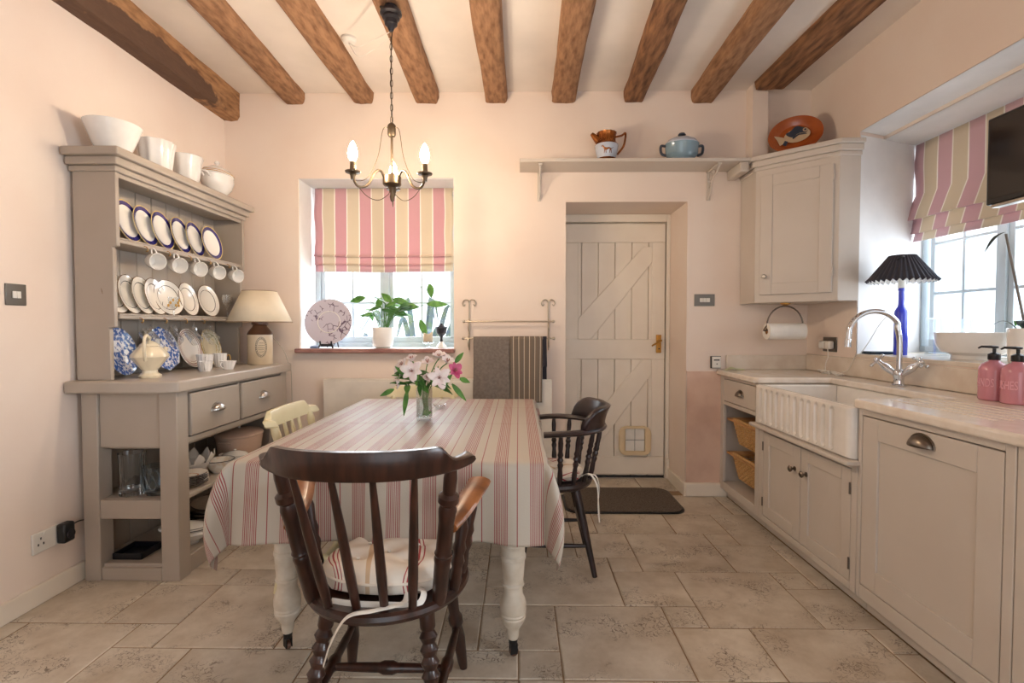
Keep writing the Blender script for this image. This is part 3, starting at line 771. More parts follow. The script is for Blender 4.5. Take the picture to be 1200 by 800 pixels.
# radiator
o = E('radiator', (-0.56, 3.46, 0.2), 'white panel radiator under the back window', 'radiator'); Lo = o.location.copy()
mb = MB(Lo).box(-1.345, 3.43, 0.22, 0.225, 3.445, 0.812)
pn = mb.build('front_panel', m_rad, o, bevel=0.008)
MB(Lo).box(-1.34, 3.475, 0.22, 0.22, 3.49, 0.812).build('rear_panel', m_rad, o, bevel=0.005)
MB(Lo).box(-1.345, 3.432, 0.805, 0.225, 3.49, 0.822).build('top_grille', m_rad, o, bevel=0.003)
for x in (-1.345, 0.22): MB(Lo).box(x, 3.431, 0.225, x + 0.006, 3.49, 0.812).build('side_cover', m_rad, o, bevel=0.003)
for x in (-1.2, 0.1): MB(Lo).box(x, 3.49, 0.3, x + 0.04, 3.519, 0.7).build('wall_bracket', m_rad, o)
mb = MB(Lo); mb.tube([(0.19, 3.46, 0.23), (0.19, 3.46, 0.0)], 0.008, 10); mb.tube([(-1.30, 3.46, 0.23), (-1.30, 3.46, 0.0)], 0.008, 10); mb.build('pipe', m_white, o)

# towel rail
o = E('towel_rail', (-0.08, YB, 1.2), 'pale scrolled metal towel rail with two bars on the back wall', 'towel rail'); Lo = o.location.copy()
for x in (-0.345, 0.205):
    mb = MB(Lo)
    mb.tube(spline([(x, 3.512, 1.365), (x, 3.51, 1.25), (x, 3.48, 1.215), (x, 3.45, 1.17), (x, 3.49, 1.13), (x, 3.43, 1.10), (x, 3.425, 1.06), (x, 3.455, 1.04)], 6), 0.005, 8)
    mb.tube(spline([(x, 3.51, 1.365), (x, 3.505, 1.18), (x, 3.51, 1.05), (x, 3.50, 1.02)], 6), 0.005, 8)
    up = mb.build('upright', m_wire, o)
    for s in (-1, 1):
        MB(Lo).tube(spline([(x, 3.51, 1.345), (x + s * 0.012, 3.51, 1.368), (x + s * 0.035, 3.51, 1.366), (x + s * 0.047, 3.51, 1.345), (x + s * 0.038, 3.51, 1.328), (x + s * 0.028, 3.51, 1.338)], 6), 0.004, 8).build('scroll', m_wire, up)
for y, z in ((3.47, 1.218), (3.43, 1.102)):
    br = MB(Lo).tube([(-0.372, y, z), (0.232, y, z)], 0.0055, 10).build('bar', m_wire, o)
    for x in (-0.378, 0.238): MB(Lo).ball((x, y, z), 0.011, 12).build('knob', m_wire, br)
def towel(name, x0, x1, zf, zb, yb, zr, mat, label, uvp=0.0, rr=0.009, seed=1, fold=0.004):
    o = MB(((x0 + x1) / 2, yb, zr))
    Lf, Lb = zr - zf, zr - zb; arc = PI * rr; T = Lf + arc + Lb
    def fn(u, v):
        x = x0 + (x1 - x0) * u; d = v * T
        wav = fold * math.sin(u * 9 + seed) * min(1, abs(d - Lf - arc / 2) / 0.3)
        if d < Lf: return (x + 0.004 * math.sin(seed + d * 9) * (u - 0.5), yb - rr - 0.004 + wav - 0.01 * (1 - d / Lf), zf + d)
        if d < Lf + arc:
            a = (d - Lf) / rr; return (x, yb - (rr + 0.004) * math.cos(a), zr + (rr + 0.004) * math.sin(a))
        return (x, yb + rr + 0.004 + wav * 0.3, zr - (d - Lf - arc))
    o.grid(fn, 24, 60, uvfn=lambda u, v: (u * (x1 - x0), v))
    return tag(o.build(name, mat, solid=0.005, smooth=80), label, 'towel', 'towels on the rail')
towel('hand_towel', -0.31, -0.062, 0.685, 0.80, 3.43, 1.102, m_towel, 'plain grey towel hanging folded over the lower towel bar', seed=2)
towel('tea_towel', -0.060, 0.160, 0.668, 0.78, 3.43, 1.102, m_striptowel, 'grey and cream striped tea towel on the lower towel bar', seed=4, rr=0.010, fold=0.006)
towel('dark_towel', 0.163, 0.190, 0.91, 0.80, 3.43, 1.102, m_navy, 'narrow dark folded cloth hanging at the outer edge of the striped tea towel', seed=3, rr=0.009)

# doormat
mb = MB((0.70, 3.41, 0))
P_ = rrect(0.30, 1.07, 3.155, 3.655, 0.09)
mb.prism(P_, 0.001, 0.007)
dm = E('doormat', (0.70, 3.41, 0), 'flecked brown doormat with rounded corners before the white door', 'doormat')
mb.build('backing', m_black, dm)
mb = MB((0.70, 3.41, 0)); mb.prism(rrect(0.312, 1.058, 3.167, 3.643, 0.085), 0.007, 0.014); mb.build('pile', m_mat, dm, bevel=0.003)

# shelf over the door
o = E('wall_shelf', (0.76, YB, 2.25), 'long pale shelf on ornate brackets above the white door', 'shelf'); Lo = o.location.copy()
MB(Lo).box(0.005, 3.29, 2.248, 1.555, YB, 2.270).build('board', m_paint, o, bevel=0.003)
def bracket(x, name='bracket'):
    mb = MB(Lo)
    mb.box(x - 0.012, 3.508, 2.05, x + 0.012, YB, 2.247); mb.box(x - 0.012, 3.315, 2.236, x + 0.012, YB, 2.247)
    mb.tube(spline([(x, 3.512, 2.06), (x, 3.47, 2.10), (x, 3.44, 2.17), (x, 3.37, 2.20), (x, 3.325, 2.235)], 6), 0.006, 8)
    for cy, cz, r in ((3.485, 2.205, 0.024), (3.425, 2.215, 0.016), (3.49, 2.145, 0.016)):
        mb.tube([(x, cy + r * math.cos(k * PI / 8), cz + r * math.sin(k * PI / 8)) for k in range(16)], 0.004, 6, closed=True)
    return mb.build(name, m_paint, o)
bracket(0.14); bracket(1.305)

# ================================================================== THE DRESSER
DR = (-1.80, 2.82, 0)
dr = E('kitchen_dresser', DR, 'tall taupe painted dresser with plate rack, two drawers and open shelves', 'dresser')
def dbox(name, x0, y0, z0, x1, y1, z1, mat=m_dresser, bevel=0.004, parent=None, seg=2):
    return MB(DR).box(x0, y0, z0, x1, y1, z1).build(name, mat, parent or dr, bevel=bevel, seg=seg)
for y0, y1 in ((2.28, 2.36), (3.29, 3.37)):
    dbox('post', -2.015, y0, 0, -1.94, y1, 0.88); dbox('post', -1.655, y0, 0, -1.57, y1, 0.88)
dbox('end_panel', -1.94, 2.292, 0.622, -1.655, 2.306, 0.88)
dbox('end_rail', -1.94, 2.284, 0.29, -1.655, 2.315, 0.378); dbox('end_rail', -1.94, 2.284, 0.0, -1.655, 2.315, 0.06)
dbox('end_panel', -1.94, 3.345, 0.02, -1.655, 3.36, 0.88)
dbox('front_rail', -1.60, 2.36, 0.868, -1.574, 3.29, 0.88); dbox('front_rail', -1.60, 2.36, 0.628, -1.574, 3.29, 0.655)
dbox('front_rail', -1.60, 2.36, 0.0, -1.578, 3.29, 0.085); dbox('drawer_divider', -1.60, 2.79, 0.655, -1.574, 2.812, 0.868)
dbox('shelf', -2.01, 2.30, 0.358, -1.578, 3.345, 0.38, m_dresser_top); dbox('shelf', -2.01, 2.30, 0.05, -1.60, 3.345, 0.075, m_dresser_top)
dbox('dust_board', -2.01, 2.31, 0.612, -1.60, 3.34, 0.626)
for i in range(8): dbox('back_board', -2.026, 2.30 + i * 0.131, 0.0, -2.016, 2.30 + (i + 1) * 0.131 - 0.003, 0.88, bevel=0.003, seg=1)
for y0, y1 in ((2.372, 2.786), (2.816, 3.285)):
    dw = dbox('drawer', -1.62, y0, 0.66, -1.562, y1, 0.864, bevel=0.006)
    cup_pull('cup_handle', (-1.562, (y0 + y1) / 2, 0.752), m_nickel, dw, DR)
mb = MB(DR); mb.prism([(-2.045, 2.225), (-1.62, 2.225), (-1.545, 2.262), (-1.545, 3.40), (-2.045, 3.40)], 0.88, 0.935)
mb.build('worktop', m_dresser_top, dr, bevel=0.009, seg=3)
prof = [(-2.03, 0.935), (-1.872, 0.935), (-1.872, 1.165), (-1.878, 1.175), (-1.85, 1.18), (-1.85, 1.53), (-1.855, 1.545), (-1.832, 1.55), (-1.832, 1.89), (-2.03, 1.89)]
XZ = Matrix(((1, 0, 0, 0), (0, 0, 1, 0), (0, 1, 0, 0), (0, 0, 0, 1)))
for y0 in (2.28, 3.33):
    mb = MB(DR); mb.prism(prof, y0, y0 + 0.022, mat=XZ); mb.build('rack_side', m_dresser, dr, bevel=0.003)
for i in range(9):
    y0 = 2.303 + i * 0.114
    dbox('back_board', -2.03, y0, 0.936, -2.018, min(y0 + 0.111, 3.329), 1.89, bevel=0.004, seg=1)
for z, xf in ((1.567, -1.84), (1.217, -1.84)):
    dbox('plate_shelf', -2.017, 2.3025, z, xf, 3.3295, z + 0.018, m_dresser)
    dbox('plate_ledge', xf - 0.012, 2.3025, z + 0.018, xf, 3.3295, z + 0.026, m_dresser, bevel=0.002)
def cornice(o0, o1, z0, z1): return dbox('cornice_moulding', -2.04, 2.28 - o0, z0, -1.832 + o0, 3.352 + o0 * 0.8, z1, bevel=0.006, seg=3)
cornice(0.010, 0, 1.885, 1.912); cornice(0.028, 0, 1.912, 1.948); cornice(0.05, 0, 1.948, 1.985)
dbox('head_rail', -1.856, 2.3025, 1.865, -1.838, 3.3295, 1.886)

# ---- white pots along the top
ZT = 1.985
def solo(mb, name, mat, label, cat, group=None, **kw): return tag(mb.build(name, mat, **kw), label, cat, group)
G = 'white crockery on the dresser top'
p = (-1.905, 2.365, ZT + 0.0005)
solo(MB(p).lathe([(0, 0), (0.06, 0), (0.065, 0.008), (0.085, 0.05), (0.112, 0.125), (0.118, 0.14), (0.112, 0.14), (0.08, 0.05), (0.055, 0.012), (0, 0.01)], p, 48, sx=0.95), 'mixing_bowl', m_ceramic, 'wide white flared bowl, first on the dresser top, away from the window', 'bowl', G)
p = (-1.90, 2.635, ZT + 0.0005)
solo(MB(p).lathe([(0, 0), (0.06, 0), (0.07, 0.02), (0.082, 0.12), (0.09, 0.15), (0.088, 0.158), (0.08, 0.152), (0.06, 0.02), (0, 0.012)], p, 64, fl=0.035, fln=10), 'fluted_mould', m_ceramic, 'white fluted mould standing second on the dresser top', 'mould', G)
p = (-1.90, 2.885, ZT + 0.0005)
solo(MB(p).lathe([(0, 0), (0.05, 0), (0.058, 0.02), (0.072, 0.13), (0.082, 0.165), (0.078, 0.168), (0.066, 0.13), (0.05, 0.02), (0, 0.012)], p, 64, fl=0.025, fln=8), 'small_mould', m_ceramic, 'smaller white ribbed pot between the fluted mould and the tureen', 'pot', G)
def tureen(name, p, R, H, label, mat, rimmat, group=None, cat='tureen', knobmat=None, sx=1.0, sy=0.8, hax=0, lines=True):
    t = E(name, p, label, cat, group)
    b = MB(p).lathe([(0, 0), (R * 0.5, 0), (R * 0.52, H * 0.06), (R * 0.5, H * 0.1), (R * 0.85, H * 0.28), (R, H * 0.45), (R * 0.97, H * 0.56), (R, H * 0.6), (R * 0.9, H * 0.6), (R * 0.9, H * 0.5), (0, H * 0.15)], p, 48, sx=sx, sy=sy).build('bowl', mat, t)
    l = MB(p).lathe([(0, H * 0.61), (R * 1.0, H * 0.61), (R * 1.0, H * 0.635), (R * 0.8, H * 0.75), (R * 0.35, H * 0.85), (R * 0.1, H * 0.88), (0, H * 0.88)], p, 48, sx=sx, sy=sy).build('lid', mat, t)
    MB(p).lathe([(0, H * 0.87), (R * 0.1, H * 0.87), (R * 0.07, H * 0.91), (R * 0.14, H * 0.95), (R * 0.1, H), (0, H)], p, 16).build('knob', knobmat or mat, l)
    if lines:
        for rr, z in ((1.005, 0.655), (0.9, 0.705)):
            MB(p).tube([(p[0] + R * rr * sx * math.cos(a * PI / 24), p[1] + R * rr * sy * math.sin(a * PI / 24), p[2] + H * (z - 0.015)) for a in range(48)], 0.0022, 5, closed=True).build('painted_line', rimmat, l)
    for s in (-1, 1):
        if hax == 0: pts = [(p[0] + s * R * sx * 0.93, p[1] - 0.02, p[2] + H * 0.5), (p[0] + s * R * sx * 1.2, p[1] - 0.014, p[2] + H * 0.58), (p[0] + s * R * sx * 1.2, p[1] + 0.014, p[2] + H * 0.58), (p[0] + s * R * sx * 0.93, p[1] + 0.02, p[2] + H * 0.5)]
        else: pts = [(p[0] - 0.02, p[1] + s * R * sy * 0.93, p[2] + H * 0.5), (p[0] - 0.014, p[1] + s * R * sy * 1.2, p[2] + H * 0.58), (p[0] + 0.014, p[1] + s * R * sy * 1.2, p[2] + H * 0.58), (p[0] + 0.02, p[1] + s * R * sy * 0.93, p[2] + H * 0.5)]
        MB(p).tube(spline(pts, 6), 0.007, 8).build('handle', knobmat or mat, t)
    return t
tureen('lidded_tureen', (-1.90, 3.175, ZT + 0.0005), 0.115, 0.235, 'white lidded tureen with gilt line, next to the window wall on the dresser', m_ceramic, m_gold, G, sx=0.75, sy=1.0, hax=1)

# ---- plates leaning in the rack
def plate_mb(R, th=0.004, o=(0, 0, 0)):
    return MB(o).lathe([(0, 0.004), (R * 0.55, 0.003), (R * 0.62, 0.006), (R * 0.68, 0.009), (R, 0.017), (R * 1.005, 0.0185), (R * 0.99, 0.0195), (R * 0.69, 0.0125), (R * 0.6, 0.008), (0, 0.0072)], o, 56)
_pc = {}
def plate(name, mat, R, x, y, zs, tilt, yaw, label, group, oct_=0, cat='plate'):
    key = (name, R)
    t, a = rad(tilt), rad(yaw)
    z = zs + R * 1.005 * math.cos(t) + 0.0008 + 0.004
    if key in _pc: o = dup(_pc[key])
    else:
        mb = MB()
        if oct_: mb.lathe([(0, 0.004), (R * 0.6, 0.004), (R * 0.68, 0.009), (R, 0.017), (R * 0.99, 0.0195), (R * 0.66, 0.011), (0, 0.0072)], n=8, sx=1.0, sy=1.12)
        else: mb = plate_mb(R)
        o = mb.build(name, mat); _pc[key] = o
    o.location = (x, y, z); o.rotation_euler = (0, PI / 2 - t, a)
    return tag(o, label, cat, group)
order = ['first', 'second', 'third', 'fourth', 'fifth', 'sixth', 'seventh']
for i, y in enumerate((2.437, 2.553, 2.675, 2.82, 2.945, 3.085)):
    plate('dinner_plate', m_plate_blue, 0.103, -1.915 + (0.014 if i == 5 else 0), y, 1.586, 12, (8, 8, 8, 8, 8, 1)[i], 'white plate with navy blue rim, %s from the open end of the upper rack shelf' % order[i], 'navy-rimmed plates on the upper rack shelf')
for i, (y, yw) in enumerate(((2.375, 8), (2.465, 10), (2.55, 10), (2.64, 9), (2.745, -8), (2.905, 6), (3.095, -2))):
    plate('side_plate', m_plate_line, 0.099, -1.935, y, 1.236, 13, yw, 'dark-lined white plate, %s from the open end of the lower rack shelf' % order[i], 'dark-lined plates on the lower rack shelf')
plate('willow_plate', m_willow, 0.118, -1.955, 2.43, 0.936, 12, 8, 'round blue and white transfer plate half hidden by the rack side', 'large plates behind the dresser worktop')
plate('willow_platter', m_willow, 0.122, -1.925, 2.68, 0.936, 14, 4, 'octagonal blue and white transfer platter behind the cream jug', 'large plates behind the dresser worktop', oct_=1, cat='platter')
plate('rose_plate', m_plate_pat, 0.115, -1.935, 2.915, 0.936, 14, 4, 'white plate with a patterned pinkish rim behind the fluted cups', 'large plates behind the dresser worktop')
plate('floral_plate', m_plate_flor, 0.112, -1.945, 3.13, 0.936, 13, 4, 'cream floral plate standing behind the small white creamer', 'large plates behind the dresser worktop')

# ---- cups and glasses hanging from hooks
def hanging(name, y, z, mat, prof, label, cat, group, first, xe, tilt, yaw):
    t = E(name, (xe + 0.012, y, z), label, cat, group)
    if first is None:
        mb = MB(); mb.lathe(prof, n=28)
        b = mb.build('cup_body', mat, t, loc=(0.012, 0, -0.056), rot=(rad(0), rad(tilt), rad(yaw)))
        hb = MB(); hb.tube(spline([(-prof[3][0] * 0.92, 0, 0.016), (-prof[3][0] - 0.02, 0, 0.012), (-prof[3][0] - 0.024, 0, 0.03), (-prof[3][0] - 0.012, 0, 0.048), (-prof[4][0] * 0.96, 0, 0.05)], 6), 0.0035, 8)
        h = hb.build('cup_handle', mat, b)
        k = MB(); k.tube(spline([(-0.012, 0, 0.012), (-0.002, 0, 0.010), (0.006, 0, 0.0), (0.004, 0, -0.012), (-0.004, 0, -0.010)], 5), 0.0018, 6)
        k.build('hook', m_brass, t)
    else:
        for c in KIDS(first): copy_tree(c, t)
    return t
cupp = [(0, 0), (0.024, 0), (0.026, 0.004), (0.034, 0.02), (0.039, 0.05), (0.041, 0.068), (0.0385, 0.068), (0.034, 0.03), (0.024, 0.006), (0, 0.005)]
f = None
for i, y in enumerate((2.46, 2.62, 2.79, 2.965, 3.16)):
    c = hanging('hanging_cup', y, 1.563, m_ceramic, cupp, 'white cup, %s from the open end, hanging under the upper rack shelf' % order[i], 'cup', 'cups hanging under the upper rack shelf', f, -1.84, 98, -22)
    f = f or c
glp = [(0, 0), (0.026, 0), (0.027, 0.006), (0.029, 0.02), (0.031, 0.05), (0.033, 0.085), (0.0305, 0.085), (0.027, 0.02), (0.024, 0.012), (0, 0.01)]
f = None
for i, y in enumerate((2.42, 2.585, 2.745, 2.90)):
    c = hanging('hanging_glass', y, 1.213, m_clear, glp, 'clear handled glass, %s from the open end, hanging under the lower rack shelf' % order[i], 'glass', 'glasses hanging under the lower rack shelf', f, -1.84, 128, -22)
    f = f or c
p = (-1.868, 3.205, 1.236)
solo(MB(p).lathe([(0, 0), (0.028, 0), (0.028, 0.003), (0.006, 0.008), (0.004, 0.06), (0.012, 0.075), (0.028, 0.10), (0.03, 0.15), (0.0285, 0.15), (0.025, 0.10), (0.004, 0.08), (0, 0.08)], p, 24), 'wine_glass', m_clear, 'clear stemmed wine glass at the window end of the lower rack shelf', 'glass')
p = (-1.866, 2.70, 1.236)
g_ = E('decorated_glass', p, 'small clear stemmed glass with gold leaf decoration in front of the fifth lined plate', 'glass')
MB(p).lathe([(0, 0), (0.024, 0), (0.024, 0.003), (0.005, 0.008), (0.004, 0.035), (0.018, 0.05), (0.024, 0.07), (0.026, 0.105), (0.0245, 0.105), (0.02, 0.07), (0.003, 0.045), (0, 0.045)], p, 24).build('bowl', m_clear, g_)
mb = MB(p)
for k in range(7): mb.ball((p[0] + 0.026 * math.cos(k * 0.5 - 2.0), p[1] + 0.026 * math.sin(k * 0.5 - 2.0), p[2] + 0.06 + 0.014 * (k % 3)), 0.006, 6, 1.5)
mb.build('gilding', m_gold, g_)

# ---- on the dresser worktop
ZW = 0.9355
p = (-1.79, 2.415, ZW)
t = E('sauce_jug', p, 'cream lidded sauce jug with arched handle at the open end of the dresser worktop', 'jug')
MB(p).lathe([(0, 0), (0.05, 0), (0.054, 0.01), (0.036, 0.022), (0.034, 0.034), (0.06, 0.065), (0.088, 0.10), (0.086, 0.112), (0.066, 0.135), (0.05, 0.15), (0.046, 0.15), (0.06, 0.11), (0.03, 0.06), (0, 0.05)], p, 48, fl=0.03, fln=8, sx=0.8).build('body', m_cream_cer, t)
l = MB(p).lathe([(0, 0.152), (0.05, 0.152), (0.046, 0.16), (0.022, 0.175), (0.006, 0.18), (0.012, 0.19), (0.009, 0.2), (0, 0.202)], p, 32, sx=0.8).build('lid', m_cream_cer, t)
MB(p).tube(spline([(p[0] + 0.03, p[1] - 0.07, p[2] + 0.085), (p[0] + 0.045, p[1] - 0.095, p[2] + 0.14), (p[0] + 0.04, p[1] - 0.085, p[2] + 0.19), (p[0] + 0.03, p[1] - 0.055, p[2] + 0.205), (p[0] + 0.02, p[1] - 0.03, p[2] + 0.18), (p[0] + 0.015, p[1] - 0.03, p[2] + 0.15)], 7), 0.007, 8).build('handle', m_cream_cer, t)
MB(p).tube([(p[0] - 0.0, p[1] + 0.065, p[2] + 0.10), (p[0], p[1] + 0.10, p[2] + 0.125), (p[0], p[1] + 0.115, p[2] + 0.14)], [0.02, 0.014, 0.01], 10).build('spout', m_cream_cer, t)
def teacup(name, p, R, H, label, fl=0.03, hand=(0, 1), gold=False, mat=None, cat='cup', flare=1.0):
    t = E(name, p, label, cat, 'tea ware on the dresser worktop')
    MB(p).lathe([(0, 0), (R * 0.75, 0), (R * 0.78, 0.004), (R * 0.86, H * 0.3), (R * flare, H), (R * flare * 0.95, H), (R * 0.78, H * 0.3), (R * 0.6, 0.006), (0, 0.006)], p, 56, fl=fl, fln=14).build('body', mat or m_ceramic, t)
    hx, hy = hand
    q = lambda r, z: (p[0] + hx * r, p[1] + hy * r, p[2] + z)
    MB(p).tube(spline([q(R * 0.92, H * 0.8), q(R * 1.4, H * 0.85), q(R * 1.5, H * 0.5), q(R * 1.2, H * 0.25), q(R * 0.84, H * 0.22)], 5), 0.0035, 8).build('handle', m_gold if gold else (mat or m_ceramic), t)
    return t
teacup('fluted_cup', (-1.735, 2.755, ZW), 0.034, 0.056, 'short white fluted cup before the patterned plate on the dresser', hand=(0.5, -0.85))
teacup('fluted_cup', (-1.80, 2.86, ZW), 0.043, 0.088, 'taller white fluted cup beside the short fluted cup on the dresser', hand=(0.6, -0.8))
teacup('gilt_cup', (-1.815, 3.03, ZW), 0.038, 0.085, 'white cup with a gilded looped handle behind the creamer', hand=(0.75, 0.6), gold=True)
teacup('creamer', (-1.675, 2.875, ZW), 0.034, 0.05, 'small white creamer near the front edge of the dresser worktop', hand=(-0.3, -0.95), flare=1.25, cat='creamer')

# ---- stoneware jar table lamp
p = (-1.695, 3.275, ZW)
t = E('table_lamp', p, 'table lamp of stamped stoneware jar with cream tapered shade on the dresser', 'lamp')
j = MB(p).lathe([(0, 0), (0.072, 0), (0.076, 0.006), (0.076, 0.188), (0.0755, 0.195)], p, 48).build('jar_body', m_stonejar, t)
MB(p).lathe([(0.0755, 0.1945), (0.077, 0.2), (0.07, 0.215), (0.045, 0.245), (0.042, 0.258), (0.05, 0.262), (0.05, 0.28), (0.03, 0.286), (0, 0.286)], p, 48).build('jar_shoulder', m_brownglaze, t)
MB(p).lathe([(0.012, 0.286), (0.012, 0.30), (0, 0.31)], p, 16).build('lamp_holder', m_brass, t)
MB(p).lathe([(0.196, 0.275), (0.102, 0.478)], p, 64).build('lamp_shade', m_shade, t, solid=0.003)
for r, z in ((0.1965, 0.277), (0.1025, 0.477)):
    MB(p).tube([(p[0] + r * math.cos(k * PI / 32), p[1] + r * math.sin(k * PI / 32), p[2] + z) for k in range(64)], 0.0028, 6, closed=True).build('shade_trim', m_shadetrim, t)
mb = MB(p)
for k in range(3):
    a = k * 2 * PI / 3; mb.tube([(p[0], p[1], p[2] + 0.305), (p[0] + 0.103 * math.cos(a), p[1] + 0.103 * math.sin(a), p[2] + 0.474)], 0.0015, 5)
mb.build('shade_carrier', m_brass, t)
def jp(u, v):  # on the jar wall facing the room; u across in metres, v up
    a = -PI / 2 + 0.55 + u / 0.0765
    return (p[0] + 0.0768 * math.cos(a), p[1] + 0.0768 * math.sin(a), p[2] + v)
mb = MB(p)
for ru, rv in ((0.034, 0.064), (0.026, 0.052)):
    mb.tube([jp(ru * math.cos(k * PI / 20), 0.115 + rv * math.sin(k * PI / 20)) for k in range(40)], 0.0009, 4, closed=True)
r_ = random.Random(4)
for k in range(26):
    a = k * 2 * PI / 26
    mb.tube([jp(0.0275 * math.cos(a), 0.115 + 0.0545 * math.sin(a)), jp(0.0325 * math.cos(a + 0.05), 0.115 + 0.0615 * math.sin(a + 0.05))], 0.0014, 4)
for v in (0.085, 0.10, 0.112, 0.126, 0.142):
    w = 0.02 * (1 - abs(v - 0.115) / 0.06); x = -w
    while x < w:
        q = r_.uniform(0.003, 0.006); mb.tube([jp(x, v), jp(x + q, v + r_.uniform(-0.002, 0.002))], 0.0013, 4); x += q + 0.002
mb.build('stamp', m_ink, j)
MB(p).tube(spline([(p[0] + 0.02, p[1] + 0.075, p[2] + 0.2), (p[0] + 0.10, p[1] + 0.10, p[2] + 0.1), (p[0] + 0.13, p[1] + 0.115, p[2] + 0.004), (p[0] + 0.14, p[1] + 0.135, p[2] - 0.05), (p[0] + 0.14, p[1] + 0.15, p[2] - 0.5)], 6), 0.002, 6).build('flex', m_wire, t)

# ---- in the open base of the dresser
ZM, ZB_ = 0.3805, 0.0755
p = (-1.855, 2.372, ZM)
solo(MB(p).lathe([(0, 0), (0.052, 0), (0.054, 0.01), (0.05, 0.03), (0.052, 0.17), (0.056, 0.20), (0.051, 0.20), (0.046, 0.17), (0.044, 0.03), (0, 0.02)], p, 72, fl=0.06, fln=9), 'fluted_glass_jar', m_cut, 'tall clear fluted glass jar in the open end of the dresser', 'jar')
p = (-1.738, 2.385, ZM)
t = E('cut_glass_bowl', p, 'bluish cut glass bowl on the middle dresser shelf beside the fluted jar', 'bowl')
MB(p).lathe([(0, 0), (0.05, 0), (0.062, 0.02), (0.068, 0.06), (0.066, 0.135), (0.061, 0.135), (0.062, 0.06), (0.055, 0.022), (0, 0.012)], p, 48).build('bowl', m_bluecut, t)
mb = MB(p)
for k in range(12):
    for s in (-1, 1):
        mb.tube([(p[0] + r * math.cos(k * PI / 6 + s * f_), p[1] + r * math.sin(k * PI / 6 + s * f_), p[2] + z) for r, z, f_ in ((0.064, 0.022, -0.25), (0.0695, 0.06, 0), (0.068, 0.10, 0.25))], 0.0018, 4)
mb.build('cut_pattern', m_bluecut, t)
# leaf bowl
p = (-1.745, 2.655, ZM)
t = E('leaf_bowl', p, 'pale openwork leaf-edged bowl behind the stack of small plates in the dresser', 'bowl')
MB(p).lathe([(0, 0), (0.04, 0), (0.06, 0.03), (0.085, 0.08), (0.08, 0.08), (0.05, 0.03), (0, 0.012)], p, 40).build('bowl', m_ceramic, t)
for k in range(9):
    a = k * 2 * PI / 9
    ca, sa = math.cos(a), math.sin(a)
    mb = MB(p)
    mb.grid(lambda u, v: (p[0] + ca * (0.078 + 0.022 * u + 0.008 * math.sin(PI * u)) - sa * (v - 0.5) * 0.05 * math.sin(PI * min(1, 0.25 + 0.75 * u)), p[1] + sa * (0.078 + 0.022 * u) + ca * (v - 0.5) * 0.05 * math.sin(PI * min(1, 0.25 + 0.75 * u)), p[2] + 0.075 + 0.06 * u), 8, 4)
    mb.build('leaf', m_ceramic, t, solid=0.004)
# small plates stack, each plate a thing
def stack(name, mat, n, x, y, z0, R, step, labels, group, sx=1.0, sy=1.0, cat='plate'):
    first = None
    for i in range(n):
        if first is None:
            mb = MB(); mb.lathe([(0, 0), (R * 0.6, 0), (R * 0.66, 0.002), (R, 0.016), (R * 1.005, 0.018), (R * 0.985, 0.019), (R * 0.66, 0.006), (R * 0.6, 0.0045), (0, 0.0045)], n=56, sx=sx, sy=sy)
            o = first = mb.build(name, mat)
        else: o = dup(first)
        o.location = (x + 0.002 * math.sin(i * 2.3), y + 0.002 * math.cos(i * 1.7), z0 + i * step + 0.0003)
        tag(o, labels[i], cat, group)
m_smallplate = ramp_mat('floral_small_plate', [(0, (242, 234, 222)), (0.45, (214, 150, 110)), (0.52, (244, 238, 228)), (0.93, (240, 232, 220)), (0.965, (60, 52, 60))], 'radius', R=0.09, rough=0.12, coat=0.5, noise_amt=0.12)
lab = ['bottom plate of the small stack on the middle dresser shelf', 'second plate up in the small stack on the middle dresser shelf', 'third plate up in the small stack on the middle dresser shelf', 'fourth plate up in the small stack on the middle dresser shelf', 'fifth plate up in the small stack on the middle dresser shelf', 'top plate of the small stack, floral centre and dark rim, on the middle dresser shelf']
stack('tea_plate', m_smallplate, 6, -1.672, 2.505, ZM, 0.088, 0.0085, lab, 'small plates stacked on the middle dresser shelf')
p = (-1.655, 2.745, ZM)
t = E('floral_bowl', p, 'white floral bowl with dark rim line on the middle dresser shelf', 'bowl')
MB(p).lathe([(0, 0), (0.04, 0), (0.042, 0.006), (0.06, 0.03), (0.074, 0.065), (0.0745, 0.068), (0.071, 0.068), (0.056, 0.03), (0, 0.012)], p, 40).build('bowl', m_bowlrim, t)
MB(p).tube([(p[0] + 0.0735 * math.cos(k * PI / 20), p[1] + 0.0735 * math.sin(k * PI / 20), p[2] + 0.0675) for k in range(40)], 0.0022, 5, closed=True).build('rim_line', m_ink, t)
tureen('vegetable_dish', (-1.672, 2.925, ZM), 0.07, 0.082, 'small white lidded dish beside the floral bowl in the dresser', m_ceramic, m_ink, cat='dish', sx=1.0, sy=0.9, hax=0, lines=False)
p = (-1.752, 3.115, ZM)
t = E('enamel_casserole', p, 'large pale pink oval casserole with lid on the middle dresser shelf', 'casserole')
MB(p).lathe([(0, 0), (0.10, 0), (0.115, 0.012), (0.128, 0.125), (0.122, 0.128), (0.108, 0.02), (0, 0.01)], p, 56, sy=1.2).build('pot', m_casserole, t)
l = MB(p).lathe([(0, 0.128), (0.131, 0.128), (0.131, 0.136), (0.12, 0.148), (0.06, 0.168), (0.0, 0.172)], p, 56, sy=1.2).build('lid', m_casserole, t)
MB(p).lathe([(0, 0.17), (0.008, 0.17), (0.008, 0.185), (0.02, 0.19), (0.018, 0.198), (0, 0.2)], p, 20).build('knob', m_nickel, l)
